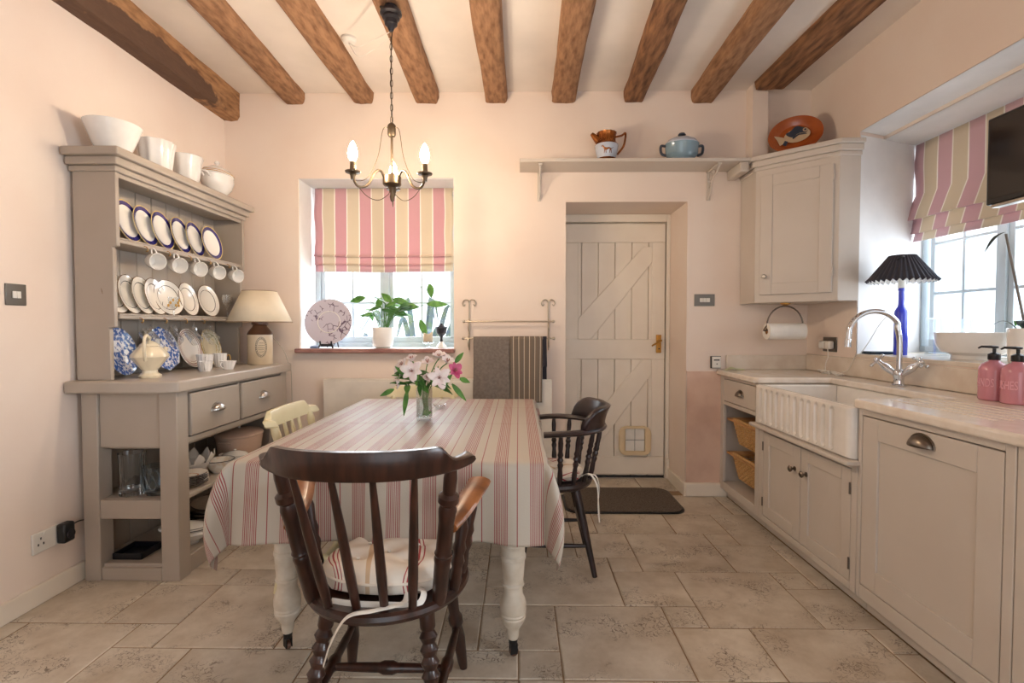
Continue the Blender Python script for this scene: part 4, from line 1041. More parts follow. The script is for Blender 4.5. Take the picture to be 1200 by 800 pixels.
for s in (-1, 1): MB(p).tube(spline([(p[0] - 0.03, p[1] + s * 0.147, p[2] + 0.105), (p[0] - 0.024, p[1] + s * 0.18, p[2] + 0.112), (p[0] + 0.024, p[1] + s * 0.18, p[2] + 0.112), (p[0] + 0.03, p[1] + s * 0.147, p[2] + 0.105)], 6), 0.006, 8).build('handle', m_casserole, t)
m_platter = ramp_mat('cream_platter', [(0, (236, 224, 208)), (0.92, (232, 218, 202)), (0.955, (70, 60, 60))], 'radius', R=0.15, rough=0.2, coat=0.4)
lab = ['lowest cream oval platter of the stack on the bottom dresser shelf', 'second cream oval platter up in the bottom dresser shelf stack', 'third cream oval platter up in the bottom dresser shelf stack', 'fourth cream oval platter up in the bottom dresser shelf stack', 'topmost cream oval platter of the stack on the bottom dresser shelf']
stack('oval_platter', m_platter, 5, -1.755, 2.90, ZB_, 0.15, 0.019, lab, 'oval platters stacked on the bottom dresser shelf', sx=0.95, sy=1.3, cat='platter')
p = (-1.765, 3.25, ZB_)
tureen('lined_tureen', (-1.70, 2.53, ZB_), 0.10, 0.125, 'white oval tureen with black painted lines on the bottom dresser shelf', m_ceramic, m_ink, sx=1.12, sy=0.75)
mb = MB((-1.845, 2.405, ZB_)); mb.box(-1.93, 2.335, ZB_, -1.79, 2.475, ZB_ + 0.006)
for b in ((-1.93, 2.335, -1.924, 2.475), (-1.796, 2.335, -1.79, 2.475), (-1.93, 2.335, -1.79, 2.341), (-1.93, 2.469, -1.79, 2.475)): mb.box(b[0], b[1], ZB_, b[2], b[3], ZB_ + 0.03)
solo(mb, 'baking_tray', m_tray, 'black baking tray on the bottom dresser shelf at its open end', 'tray', bevel=0.002)

# ================================================================== THE KITCHEN RUN
XF = 1.40
def shaker(name, parent, o, along, y0, y1, z0, z1, fw, mat=m_paint, M4=None, t=0.02, rec=0.009):
    """in-frame shaker front standing at x = along (facing -x), or through the matrix M4"""
    def bx(mb, a0, a1, b0, b1, d0, d1):
        mb.box(d0, a0, b0, d1, a1, b1, mat=M4); return mb
    mb = MB(o)
    bx(mb, y0, y0 + fw, z0, z1, along, along + t); bx(mb, y1 - fw, y1, z0, z1, along, along + t)
    bx(mb, y0 + fw, y1 - fw, z0, z0 + fw, along, along + t); bx(mb, y0 + fw, y1 - fw, z1 - fw, z1, along, along + t)
    dr_ = mb.build(name, mat, parent, bevel=0.0025)
    bx(MB(o), y0 + fw - 0.004, y1 - fw + 0.004, z0 + fw - 0.004, z1 - fw + 0.004, along + rec, along + t - 0.002).build('panel', mat, dr_)
    return dr_
def unit(name, label, y0, y1, openings, stile0, stile1, rails):
    o = (1.70, (y0 + y1) / 2, 0)
    u = E(name, o, label, 'cabinet', 'fitted base cabinets along the window wall')
    def b(nm, *a, **k): return MB(o).box(*a).build(nm, m_paint, u, bevel=k.get('bevel', 0.003))
    b('side', 1.42, y0 + 0.001, 0.067, 1.985, y0 + 0.019, 0.848); b('side', 1.42, y1 - 0.019, 0.067, 1.985, y1 - 0.001, 0.848)
    b('back', 1.97, y0 + 0.019, 0.067, 1.985, y1 - 0.019, 0.848)
    b('base', 1.42, y0 + 0.019, 0.095, 1.97, y1 - 0.019, 0.113)
    b('plinth', 1.449, y0, 0.001, 1.465, y1, 0.09)
    b('stile', XF, y0 + 0.0008, 0.067, XF + 0.022, stile0, 0.848); b('stile', XF, stile1, 0.067, XF + 0.022, y1 - 0.0008, 0.848)
    for z0, z1 in rails: b('rail', XF + 0.0006, stile0, z0, XF + 0.022, stile1, z1)
    return u, o
# drawer over two baskets
u, o = unit('basket_cabinet', 'greige base cabinet with one drawer over two pull-out wicker baskets', 2.94, 3.505, 0, 2.985, 3.45, [(0.830, 0.848), (0.652, 0.677), (0.067, 0.122)])
d = MB(o).box(XF + 0.001, 2.989, 0.681, XF + 0.02, 3.446, 0.826).build('drawer', m_paint, u, bevel=0.003)
cup_pull('cup_handle', (XF + 0.001, 3.19, 0.742), m_pewter, d, o, out=(-1, 0, 0), w=0.042, h=0.034)
MB(o).box(1.425, 2.96, 0.652, 1.97, 3.485, 0.662).build('drawer_shelf', m_paint, u)
def basket(z, label):
    o = (1.64, 3.2, z)
    t = E('wicker_basket', o, label, 'basket', 'pull-out baskets')
    X0, X1, Y0_, Y1_ = 1.432, 1.88, 3.0, 3.355
    def pt(u_, v):
        q = u_ * 4; tp = 0.028 * (1 - v); x0, x1, y0, y1 = X0 + tp, X1 - tp, Y0_ + tp, Y1_ - tp
        s = int(q) % 4; f_ = q - int(q)
        rw = int(v * 12); k = int(u_ * 112)
        bump = 0.004 * (1 if (rw + k // 2) % 2 else -1)
        if s == 0: return (x0 - bump, y0 + (y1 - y0) * f_, z - 0.145 + 0.145 * v)
        if s == 1: return (x0 + (x1 - x0) * f_, y1 + bump, z - 0.145 + 0.145 * v)
        if s == 2: return (x1 + bump, y1 - (y1 - y0) * f_, z - 0.145 + 0.145 * v)
        return (x1 - (x1 - x0) * f_, y0 - bump, z - 0.145 + 0.145 * v)
    def ringpt(q, v, off):
        q = q % 4; tp = 0.028 * (1 - v); x0, x1, y0, y1 = X0 + tp, X1 - tp, Y0_ + tp, Y1_ - tp
        s = int(q); f_ = q - s; zz = z - 0.143 + 0.143 * v
        if s == 0: return (x0 - off, y0 + (y1 - y0) * f_, zz)
        if s == 1: return (x0 + (x1 - x0) * f_, y1 + off, zz)
        if s == 2: return (x1 + off, y1 - (y1 - y0) * f_, zz)
        return (x1 - (x1 - x0) * f_, y0 - off, zz)
    wv = MB(o); NS = 14
    for rw in range(11):
        n = NS * 4 * 2
        wv.tube([ringpt(4 * k / n, (rw + 0.5) / 11, 0.0045 * (1 if (k // 2 + rw) % 2 else -1) * (1 if k % 2 == 0 else 0.3)) for k in range(n)], 0.0042, 5, closed=True)
    for k in range(NS * 4): wv.tube([ringpt(4 * (k * 2) / (NS * 8), v / 4, 0.0) for v in range(5)], 0.003, 5)
    wv.build('woven_body', m_wicker, t)
    MB(o).box(X0 + 0.03, Y0_ + 0.03, z - 0.144, X1 - 0.03, Y1_ - 0.03, z - 0.138).build('bottom', m_wicker, t)
    fr = MB(o); fr.box(1.424, 2.99, z, 1.468, 3.445, z + 0.014); fr.box(1.86, 2.99, z, 1.90, 3.445, z + 0.014); fr.box(1.468, 2.99, z, 1.86, 3.008, z + 0.014); fr.box(1.468, 3.345, z, 1.86, 3.445, z + 0.014)
    fr.build('rim_frame', m_bwood, t, bevel=0.003)
    MB(o).tube([(1.435, 3.0, z + 0.02), (1.432, 3.18, z + 0.022), (1.435, 3.355, z + 0.02)], 0.009, 8).build('lip', m_wicker, t)
    return t
basket(0.548, 'upper wicker basket with wooden rim in the open cabinet'); basket(0.318, 'lower wicker basket with wooden rim in the open cabinet')
# two-door cabinet below the sink
u, o = unit('sink_cabinet', 'greige two-door base cabinet below the fluted sink', 2.085, 2.938, 0, 2.122, 2.888, [(0.585, 0.628), (0.067, 0.10)])
# the two stiles must stop below the sink front
for s in KIDS(u):
    if s.name.split('.')[0] in ('stile', 'side', 'back'):
        for v in s.data.vertices:
            if v.co.z > 0.8: v.co.z = 0.628
MB(o).box(2.085 * 0 + 1.345, 2.07, 0.607, 1.424, 2.953, 0.628).build('moulded_shelf', m_paint, u, bevel=0.008, seg=3)
for k, (y0, y1, ky) in enumerate(((2.508, 2.884, 2.555), (2.126, 2.502, 2.452))):
    d = shaker('door', u, o, XF + 0.001, y0, y1, 0.104, 0.581, 0.062)
    kb = MB(o); kb.turned((XF + 0.001, ky, 0.462), (XF - 0.032, ky, 0.462), [(0, 0.012), (0.12, 0.012), (0.2, 0.006), (0.5, 0.006), (0.62, 0.014), (0.82, 0.017), (1, 0.010)], 20)
    kb.build('knob', m_pewter, d)
    yh = y1 - 0.0 if k == 0 else y0
    for z in (0.18, 0.5): MB(o).tube([(XF - 0.003, yh, z - 0.025), (XF - 0.003, yh, z + 0.025)], 0.004, 8).build('hinge', m_pewter, d)
# dishwasher front
u, o = unit('dishwasher_cabinet', 'greige panelled dishwasher front with one cup handle beside the sink', 1.425, 2.083, 0, 1.458, 2.062, [(0.822, 0.848), (0.067, 0.125)])
d = shaker('door', u, o, XF + 0.001, 1.462, 2.058, 0.129, 0.818, 0.085)
cup_pull('cup_handle', (XF + 0.001, 1.757, 0.765), m_pewter, d, o, out=(-1, 0, 0), w=0.05, h=0.04, d=0.034)
# plain unit running out of the frame
u, o = unit('end_cabinet', 'plain greige base cabinet past the dishwasher front', 0.85, 1.423, 0, 0.89, 1.385, [(0.822, 0.848), (0.067, 0.125)])
shaker('door', u, o, XF + 0.001, 0.894, 1.381, 0.129, 0.818, 0.075)

# stone worktop with its sink cut-out
wt = E('stone_worktop', (1.7, 2.2, 0.85), 'pale stone worktop along the window wall with drainer grooves', 'worktop'); Lo = wt.location.copy()
mb = MB(Lo)
poly = [(1.373, 0.85), (1.985, 0.85), (1.985, 3.515), (1.373, 3.515), (1.373, 2.965), (1.395, 2.94), (1.81, 2.94), (1.81, 2.105), (1.40, 2.105), (1.373, 2.075)]
mb.prism(poly, 0.849, 0.885)
mb.build('slab', m_stone, wt, bevel=0.010, seg=3)
for k in range(6): MB(Lo).box(1.50 + k * 0.052, 1.60, 0.8846, 1.512 + k * 0.052, 2.05, 0.8872).build('drainer_rib', m_stone, wt, bevel=0.001)
us = E('stone_upstand', (1.99, 2.2, 0.885), 'pale stone upstand between worktop and window board', 'upstand'); Lo = us.location.copy()
MB(Lo).box(1.985, 0.85, 0.8855, 1.9995, 3.503, 0.995).build('side_strip', m_splash, us, bevel=0.003)
MB(Lo).box(1.44, 3.505, 0.8855, 1.9995, YB - 0.0005, 0.985).build('end_strip', m_splash, us, bevel=0.003)

# fireclay sink
SY0, SY1, SX0, SX1, SZ0, SZ1 = 2.092, 2.932, 1.368, 1.85, 0.6295, 0.8485
o = (1.6, 2.51, SZ0)
sk = E('butler_sink', o, 'white fluted-front fireclay butler sink set under the worktop', 'sink')
def apron(u_, v):
    y = SY1 + (SY0 - SY1) * u_; z = SZ0 + (SZ1 - SZ0) * v
    k = (2.855 - y) / 0.0585; x = SX0
    if -0.5 < k < 11.5:
        dy = abs(k - round(k)) * 0.0585
        zc0, zc1 = SZ0 + 0.03, SZ1 - 0.032
        dz = max(0, zc0 - z, z - zc1); dd = math.hypot(dy, dz) / 0.015
        if dd < 1: x += 0.015 * math.sqrt(1 - dd * dd)
    ex = min(y - SY0, SY1 - y)
    if ex < 0.025: x += 0.025 - math.sqrt(max(0, 0.025 ** 2 - (0.025 - ex) ** 2))
    ez = min(z - SZ0, SZ1 - z)
    if ez < 0.012: x += 0.012 - math.sqrt(max(0, 0.012 ** 2 - (0.012 - ez) ** 2))
    return (x, y, z)
MB(o).grid(apron, 336, 48).build('fluted_front', m_sink, sk, smooth=60)
mb = MB(o)
mb.box(SX0 + 0.024, SY0, SZ0, SX0 + 0.05, SY1, SZ1); mb.box(SX1 - 0.03, SY0, SZ0, SX1, SY1, SZ1)
mb.box(SX0 + 0.05, SY0, SZ0, SX1 - 0.03, SY0 + 0.04, SZ1); mb.box(SX0 + 0.05, SY1 - 0.04, SZ0, SX1 - 0.03, SY1, SZ1); mb.box(SX0 + 0.05, SY0 + 0.04, SZ0, SX1 - 0.03, SY1 - 0.04, SZ0 + 0.03)
mb.build('basin', m_sink, sk, bevel=0.008, seg=3)
MB(o).lathe([(0, 0.0302), (0.035, 0.0302), (0.035, 0.033), (0.012, 0.034), (0, 0.031)], (1.6, 2.51, SZ0), 24).build('waste', m_chrome, sk)

# bridge mixer tap
p = (1.895, 2.53, 0.8855)
t = E('mixer_tap', p, 'chrome swan-neck mixer tap with two cross handles behind the sink', 'tap')
MB(p).lathe([(0, 0), (0.031, 0), (0.032, 0.006), (0.024, 0.012), (0.021, 0.03), (0.024, 0.05), (0.026, 0.065), (0.022, 0.078), (0.016, 0.085), (0, 0.086)], p, 28).build('body', m_chrome, t)
sp = [(p[0], p[1], p[2] + 0.08), (p[0], p[1], p[2] + 0.22), (p[0] - 0.012, p[1], p[2] + 0.29)]
R_ = 0.125
sp += [(p[0] - R_ + R_ * math.cos(rad(a)), p[1], p[2] + 0.265 + R_ * 0.86 * math.sin(rad(a))) for a in range(25, 190, 15)]
sp += [(p[0] - 2 * R_ - 0.004, p[1], p[2] + 0.215)]
MB(p).tube(spline(sp, 3), 0.0125, 14).build('spout', m_chrome, t)
MB(p).turned((p[0] - 2 * R_ - 0.004, p[1], p[2] + 0.235), (p[0] - 2 * R_ - 0.006, p[1], p[2] + 0.195), [(0, 0.013), (0.3, 0.015), (0.6, 0.014), (1, 0.015)], 18).build('nozzle', m_chrome, t)
for sx, sy in ((-0.6, 0.8), (0.45, -0.85)):
    a = Vector((p[0], p[1], p[2] + 0.045)); b = Vector((p[0] + sx * 0.085, p[1] + sy * 0.085, p[2] + 0.115))
    hv = MB(p); hv.turned(a, b, [(0, 0.014), (0.3, 0.013), (0.45, 0.017), (0.7, 0.018), (0.85, 0.012), (1, 0.011)], 18); hv = hv.build('valve', m_chrome, t)
    dr_ = (b - a).normalized(); q = dr_.orthogonal().normalized(); w_ = dr_.cross(q)
    mb = MB(p)
    for q2 in (q, w_):
        mb.tube([b + dr_ * 0.012 - q2 * 0.032, b + dr_ * 0.012 + q2 * 0.032], 0.006, 10)
        for s in (-1, 1): mb.ball(b + dr_ * 0.012 + q2 * 0.034 * s, 0.009, 10)
    mb.turned(b - dr_ * 0.005, b + dr_ * 0.026, [(0, 0.011), (0.6, 0.013), (1, 0.008)], 16)
    mb.build('cross_handle', m_chrome, hv)

# ---- corner wall cupboard
o = (1.75, 3.3, 1.335)
wc = E('corner_cupboard', o, 'greige corner wall cupboard with diagonal panelled door and cornice', 'cupboard')
A_, B_ = Vector((1.53, 3.30, 0)), Vector((1.873, 2.99, 0))
base = [(1.53, 3.515), (1.53, 3.30), (1.873, 2.99), (1.995, 2.99), (1.995, 3.515)]
mb = MB(o); mb.prism(base, 1.335, 2.19); mb.build('carcass', m_paint, wc, bevel=0.003)
def grow(k): return [(1.53 - k, 3.515), (1.53 - k, 3.30 - 0.4 * k), (1.873 - 0.4 * k, 2.99 - k), (1.998, 2.99 - k), (1.998, 3.515)]
for k, z0, z1 in ((0.010, 2.18, 2.205), (0.024, 2.205, 2.242), (0.040, 2.242, 2.270)):
    mb = MB(o); mb.prism(grow(k), z0, z1); mb.build('cornice_moulding', m_paint, wc, bevel=0.006, seg=3)
dv = (B_ - A_).normalized(); nv = Vector((dv.y, -dv.x, 0))
if nv.y > 0: nv = -nv
LW = (B_ - A_).length
M4 = Matrix(((-nv.x, dv.x, 0, A_.x), (-nv.y, dv.y, 0, A_.y), (0, 0, 1, 0), (0, 0, 0, 1)))
d = shaker('door', wc, o, -0.016, 0.035, LW - 0.03, 1.385, 2.14, 0.07, M4=M4, t=0.0155, rec=0.007)
k0 = M4 @ Vector((-0.016, 0.068, 1.50)); k1 = M4 @ Vector((-0.046, 0.068, 1.50))
kb = MB(o); kb.turned(k0, k1, [(0, 0.010), (0.2, 0.006), (0.5, 0.006), (0.65, 0.014), (0.85, 0.014), (1, 0.008)], 18); kb.build('knob', m_nickel, d)
for z in (1.48, 2.04):
    a = M4 @ Vector((-0.017, LW - 0.028, z)); MB(o).tube([a, a + Vector((0, 0, 0.05))], 0.0045, 8).build('hinge', m_paint, d)
# ornate corbel at the shelf end, against the cupboard
o2 = (1.475, 3.36, 2.19)
cb = E('ornate_corbel', o2, 'small ornate grey corbel between the wall shelf and corner cupboard', 'corbel')
mb = MB(o2); mb.box(1.43, 3.30, 2.185, 1.487, 3.515, 2.2475); mb.build('block', m_paint, cb, bevel=0.008)
mb = MB(o2)
for k in range(3):
    cx = 1.445 + k * 0.014
    mb.tube([(cx + 0.008 * math.cos(a * PI / 8), 3.298, 2.215 + 0.02 * math.sin(a * PI / 8)) for a in range(16)], 0.0025, 5, closed=True)
mb.build('scrollwork', m_paint, cb)
# fish plate on the cupboard
Rf = Euler((rad(72), 0, rad(-24))).to_matrix().to_4x4()
o3 = Vector((1.775, 3.30, 2.2715))
F4 = Matrix.Translation(o3 + Vector((0, 0, 0.130))) @ Rf @ Matrix.Rotation(rad(14), 4, 'Z')
fp = E('fish_plate', o3, 'oval orange slipware plate with painted fish leaning on the corner cupboard', 'plate')
mb = MB(o3); mb.lathe([(0, 0), (0.6, 0), (0.72, 0.012), (1.0, 0.028), (0.99, 0.034), (0.7, 0.018), (0.6, 0.007), (0, 0.007)], n=56, mat=F4 @ Matrix.Diagonal((0.158, 0.132, 1, 1)))
mb.build('dish', m_terra, fp)
def flat(name, pts, z, mat):
    mb = MB(o3); mb.prism(pts, z, z + 0.0012, mat=F4); return mb.build(name, mat, fp, smooth=0)
el = lambda cx, cy, a, b, n=28: [(cx + a * math.cos(2 * PI * k / n), cy + b * math.sin(2 * PI * k / n)) for k in range(n)]
flat('fish_belly', el(0.01, -0.006, 0.075, 0.05), 0.0185, m_slipcream)
flat('fish_back', [(x, y + 0.012 + 0.01 * math.sin(x * 70)) for x, y in el(0.015, 0.01, 0.062, 0.028)], 0.0202, m_slipblue)
flat('fish_tail', [(-0.05, -0.01), (-0.075, 0.012), (-0.115, 0.04), (-0.105, 0.0), (-0.10, -0.045), (-0.07, -0.035)], 0.0205, m_slipcream)
flat('fish_fin', [(-0.065, -0.02), (-0.085, -0.045), (-0.07, -0.062), (-0.05, -0.035)], 0.0218, m_slipblue)
flat('fish_stripe', [(-0.02, -0.015), (0.02, 0.0), (0.06, -0.012), (0.062, -0.02), (0.02, -0.01), (-0.02, -0.028)], 0.0222, m_slipblue)
flat('eye_ring', el(0.062, 0.014, 0.014, 0.014), 0.0222, m_slipcream); flat('eye', el(0.062, 0.014, 0.007, 0.007), 0.0238, m_slipblue)

# kitchen roll under the cupboard
o = (1.72, 3.28, 1.158)
t = E('roll_holder', o, 'antique brass ring holder fixed under the corner cupboard', 'holder')
MB(o).turned((1.72, 3.28, 1.3345), (1.72, 3.28, 1.318), [(0, 0.03), (0.5, 0.03), (0.8, 0.018), (1, 0.012)], 24).build('rose', m_brass, t)
arch = [(1.72 + 0.115 * math.cos(rad(a)), 3.28, 1.19 + 0.125 * math.sin(rad(a))) for a in range(0, 181, 12)]
MB(o).tube([(1.857, 3.28, 1.158), (1.852, 3.28, 1.17)] + arch + [(1.588, 3.28, 1.17), (1.583, 3.28, 1.158)], 0.005, 8).build('arch', m_pewter, t)
MB(o).tube([(1.582, 3.28, 1.158), (1.858, 3.28, 1.158)], 0.006, 10).build('rod', m_pewter, t)
o = (1.72, 3.28, 1.152)
t = E('kitchen_roll', o, 'white kitchen paper roll hung on the ring holder', 'paper roll')
mb = MB(o); mb.lathe([(0.02, -0.118), (0.052, -0.118), (0.053, -0.112), (0.053, 0.112), (0.052, 0.118), (0.02, 0.118)], n=40, mat=Matrix.Translation(o) @ Matrix.Rotation(PI / 2, 4, 'Y'))
mb.build('paper', m_paper, t)
mb = MB(o); mb.lathe([(0.0195, -0.116), (0.0195, 0.116)], n=24, mat=Matrix.Translation(o) @ Matrix.Rotation(PI / 2, 4, 'Y')); mb.build('core', m_bwood, t)

# socket with two plugs, loose lead on the worktop
o = (1.997, 3.255, 1.068)
t = E('double_socket', o, 'brushed steel double socket on the wall above the worktop corner', 'socket')
MB(o).box(1.992, 3.185, 1.022, 1.9998, 3.325, 1.115).build('plate', m_dkplate, t, bevel=0.003)
for k, (y, lb) in enumerate(((3.285, 'white plug in the socket half next to the back wall'), (3.228, 'white plug with bundled lead in the socket half next to the window'))):
    q = (1.975, y, 1.065)
    pl = E('white_plug', q, lb, 'plug', 'white plugs')
    MB(q).box(1.952 + 0.006 * k, y - 0.024, 1.04, 1.9918, y + 0.024, 1.09).build('body', m_plastic, pl, bevel=0.008)
    if k == 1:
        MB(q).tube(spline([(1.965, y, 1.04), (1.962, y - 0.01, 0.99), (1.955, y, 0.95), (1.94, y - 0.02, 0.91), (1.92, y - 0.05, 0.8905)], 6), 0.003, 6).build('lead', m_plastic, pl)
o = (1.92, 3.10, 0.8855)
mb = MB(o)
for s, sc in ((1, 1.0), (1, 0.8), (-1, 1.05), (-1, 0.78), (1, 0.62)):
    mb.tube([(1.915 + 0.022 * sc * math.sin(2 * PI * k / 24) + 0.004 * s, 3.11 - s * (0.055 * sc - 0.055 * sc * math.cos(2 * PI * k / 24)), 0.8895 + 0.012 * sc + 0.010 * math.sin(2 * PI * k / 24 + sc * 3)) for k in range(24)], 0.0032, 6, closed=True)
mb.tube([(1.905 + 0.006 * math.cos(k * PI / 4), 3.11, 0.9 + 0.012 * math.sin(k * PI / 4)) for k in range(8)], 0.003, 6, closed=True)
solo(mb, 'coiled_lead', m_plastic, 'white lead tied in loops on the worktop corner', 'cable')
o = (1.47, 3.45, 0.8855)
mb = MB(o)
for k in range(5): mb.tube(spline([(1.405 + 0.01 * k, 3.44 + 0.008 * k, 0.890), (1.45, 3.43 + 0.01 * k, 0.898 + 0.003 * (k % 3)), (1.49, 3.45 + 0.006 * k, 0.892), (1.535 - 0.006 * k, 3.44 + 0.009 * k, 0.891)], 5), 0.0042, 6)
solo(mb, 'twisted_cord', M('pale_green_cord', (206, 208, 166), 0.7), 'small bundle of pale green cord at the far worktop end', 'cord')

# pink pump bottles with lettering
def bottle(p, word, label):
    t = E('pump_bottle', p, label, 'bottle', 'pink pump bottles by the sink')
    b = MB(p).lathe([(0, 0), (0.044, 0), (0.0475, 0.004), (0.0475, 0.118), (0.046, 0.13), (0.038, 0.145), (0.022, 0.155), (0.017, 0.16), (0.017, 0.168), (0, 0.168)], p, 40).build('body', m_pink, t)
    pm = MB(p).lathe([(0.019, 0.162), (0.020, 0.164), (0.020, 0.185), (0.012, 0.19), (0.006, 0.192), (0.006, 0.208), (0.013, 0.209), (0.013, 0.217), (0.004, 0.219), (0, 0.219)], p, 24).build('pump', m_black, t)
    a = rad(168)
    MB(p).tube([(p[0], p[1], p[2] + 0.214), (p[0] + 0.045 * math.cos(a), p[1] + 0.045 * math.sin(a), p[2] + 0.215), (p[0] + 0.055 * math.cos(a), p[1] + 0.055 * math.sin(a), p[2] + 0.209)], [0.006, 0.0045, 0.0035], 8).build('nozzle', m_black, pm)
    me = text_mesh(word, 0.047); R0 = 0.0478; mid = rad(181)
    wd = max(v.co.x for v in me.vertices) - min(v.co.x for v in me.vertices)
    sc = min(1, 0.078 / wd)
    for v in me.vertices:
        an = mid + v.co.x * sc / R0; r = R0 + v.co.z
        v.co = Vector((r * math.cos(an), r * math.sin(an), 0.07 + v.co.y))
    me.materials.append(m_pinktext); me.name = 'lettering'
    o = bpy.data.objects.new('lettering', me); COL.objects.link(o); o.parent = b
bottle((1.918, 2.055, 0.8855), 'HANDS', 'pink pump bottle lettered HANDS, nearer the tap')
bottle((1.912, 1.952, 0.8855), 'DISHES', 'pink pump bottle lettered DISHES, farther from the tap')

# ---- window board of the side window
ZS = 1.0225
p = (2.15, 2.865, ZS)
t = E('bottle_lamp', p, 'cobalt blue bottle lamp with charcoal pleated shade on the window board', 'lamp')
MB(p).lathe([(0, 0), (0.031, 0), (0.033, 0.004), (0.033, 0.235), (0.030, 0.25), (0.017, 0.272), (0.015, 0.285), (0.014, 0.36), (0.017, 0.363), (0.017, 0.375), (0, 0.376)], p, 36).build('bottle', m_cobalt, t)
MB(p).lathe([(0.016, 0.376), (0.018, 0.378), (0.018, 0.42), (0, 0.425)], p, 24).build('lamp_holder', m_plastic, t)
def pleat(r0, z0, r1, z1, amp):
    n = 72
    return lambda u, v: (lambda a, r: (p[0] + r * math.cos(a), p[1] + r * math.sin(a), p[2] + z0 + (z1 - z0) * v + (0.006 * math.cos(36 * a) if v == 0 else 0)))(2 * PI * u, (r0 + (r1 - r0) * v) * (1 + amp * math.cos(36 * 2 * PI * u)))
MB(p).grid(pleat(0.166, 0.412, 0.062, 0.558, 0.035), 288, 6, cu=True).build('pleated_shade', m_pleat, t, smooth=20)
MB(p).grid(pleat(0.162, 0.413, 0.06, 0.555, 0.03), 288, 4, cu=True).build('shade_lining', m_lining, t, smooth=20)
mb = MB(p)
for k in range(3): mb.tube([(p[0], p[1], p[2] + 0.42), (p[0] + 0.06 * math.cos(k * 2.1), p[1] + 0.06 * math.sin(k * 2.1), p[2] + 0.54)], 0.0015, 5)
mb.build('shade_carrier', m_nickel, t)
b_ = Vector((p[0] - 0.035, p[1] - 0.06, p[2] + 0.545))
MB(p).tube(spline([b_, b_ + Vector((-0.03, -0.03, -0.006)), b_ + Vector((-0.05, -0.02, -0.02)), b_ + Vector((-0.02, -0.01, -0.004)), b_], 5), 0.004, 6).build('bow', m_black, t)
MB(p).tube(spline([(p[0] - 0.016, p[1], p[2] + 0.38), (p[0] - 0.05, p[1] + 0.02, p[2] + 0.24), (p[0] - 0.07, p[1] + 0.07, p[2] + 0.17), (p[0] - 0.10, p[1] + 0.11, p[2] + 0.07), (2.012, 2.985, ZS + 0.006), (1.98, 2.985, ZS - 0.01), (1.978, 3.04, 0.93), (1.96, 3.08, 0.90)], 6), 0.002, 6).build('flex', m_plastic, t)
o = (2.10, 2.955, ZS)
t = E('tablet', o, 'thin dark tablet lying on the window board behind the bottle lamp', 'tablet')
mb = MB(o).box(2.022, 2.918, ZS, 2.20, 3.0, ZS + 0.016); mb.build('body', m_tablet, t, bevel=0.004)
MB(o).box(2.026, 2.9165, ZS + 0.004, 2.05, 2.9185, ZS + 0.012).build('port', m_black, t)
for k, (x, y, w, h, lb) in enumerate(((2.30, 2.80, 0.075, 0.21, 'tall clear square glass vase on the window board by the lamp'), (2.37, 2.70, 0.08, 0.20, 'second clear square glass vase, behind the white bowl'))):
    q = (x, y, ZS); t = E('square_vase', q, lb, 'vase', 'clear square vases')
    mb = MB(q); a = w / 2
    for b in ((x - a, y - a, x - a + 0.005, y + a), (x + a - 0.005, y - a, x + a, y + a), (x - a + 0.005, y - a, x + a - 0.005, y - a + 0.005), (x - a + 0.005, y + a - 0.005, x + a - 0.005, y + a)): mb.box(b[0], b[1], ZS + 0.012, b[2], b[3], ZS + h)
    mb.build('wall', m_clear, t); MB(q).box(x - a, y - a, ZS, x + a, y + a, ZS + 0.012).build('base', m_clear, t)
p = (2.225, 2.485, ZS)
t = E('serving_bowl', p, 'wide white ceramic serving bowl on the window board', 'bowl')
MB(p).lathe([(0, 0.012), (0.09, 0.012), (0.09, 0.02), (0.13, 0.035), (0.15, 0.07), (0.158, 0.13), (0.155, 0.131), (0.145, 0.07), (0.12, 0.04), (0, 0.028)], p, 56).build('bowl', m_ceramic, t)
MB(p).lathe([(0.088, 0.0), (0.092, 0.0), (0.09, 0.014), (0.08, 0.014)], p, 48).build('foot', m_ceramic, t)
p = (2.235, 2.225, ZS)
t = E('stick_pot', p, 'white pot holding tall bare stems with dark leaf tips, on the window board', 'plant pot')
MB(p).lathe([(0, 0), (0.07, 0), (0.074, 0.004), (0.08, 0.15), (0.077, 0.152), (0.072, 0.12), (0, 0.115)], p, 40).build('pot', m_ceramic, t)
MB(p).lathe([(0, 0.122), (0.0725, 0.12)], p, 24).build('soil', m_soil, t)
for a, b in (((-0.02, 0, 0.12), (-0.075, 0.05, 0.57)), ((0.01, -0.01, 0.12), (0.07, -0.03, 0.55))):
    s = MB(p).tube([Vector(p) + Vector(a), Vector(p) + Vector(b)], 0.005, 8).build('stem', m_stick, t)
    q = Vector(p) + Vector(b)
    mb = MB(p); mb.grid(lambda u, v: q + Vector((-0.01 - 0.08 * u * 0.8, 0.02 * u + (v - 0.5) * 0.022 * math.sin(PI * min(1, 0.1 + 0.9 * u)), -0.085 * u + 0.02 * math.sin(PI * u) + 0.006)), 8, 4)
    mb.build('leaf', m_darkleaf, s, solid=0.002)
for k in range(5):
    a = k * 1.3 + 3.6
    mb = MB(p); mb.grid(lambda u, v: Vector(p) + Vector(((0.03 + 0.1 * u) * math.cos(a) - (v - 0.5) * 0.045 * math.sin(PI * u) * math.sin(a), (0.03 + 0.1 * u) * math.sin(a) + (v - 0.5) * 0.045 * math.sin(PI * u) * math.cos(a), 0.125 + 0.06 * math.sin(PI * 0.8 * u))), 8, 4)
    mb.build('leaf', m_green2 if k % 2 else m_darkleaf, t, solid=0.0015)

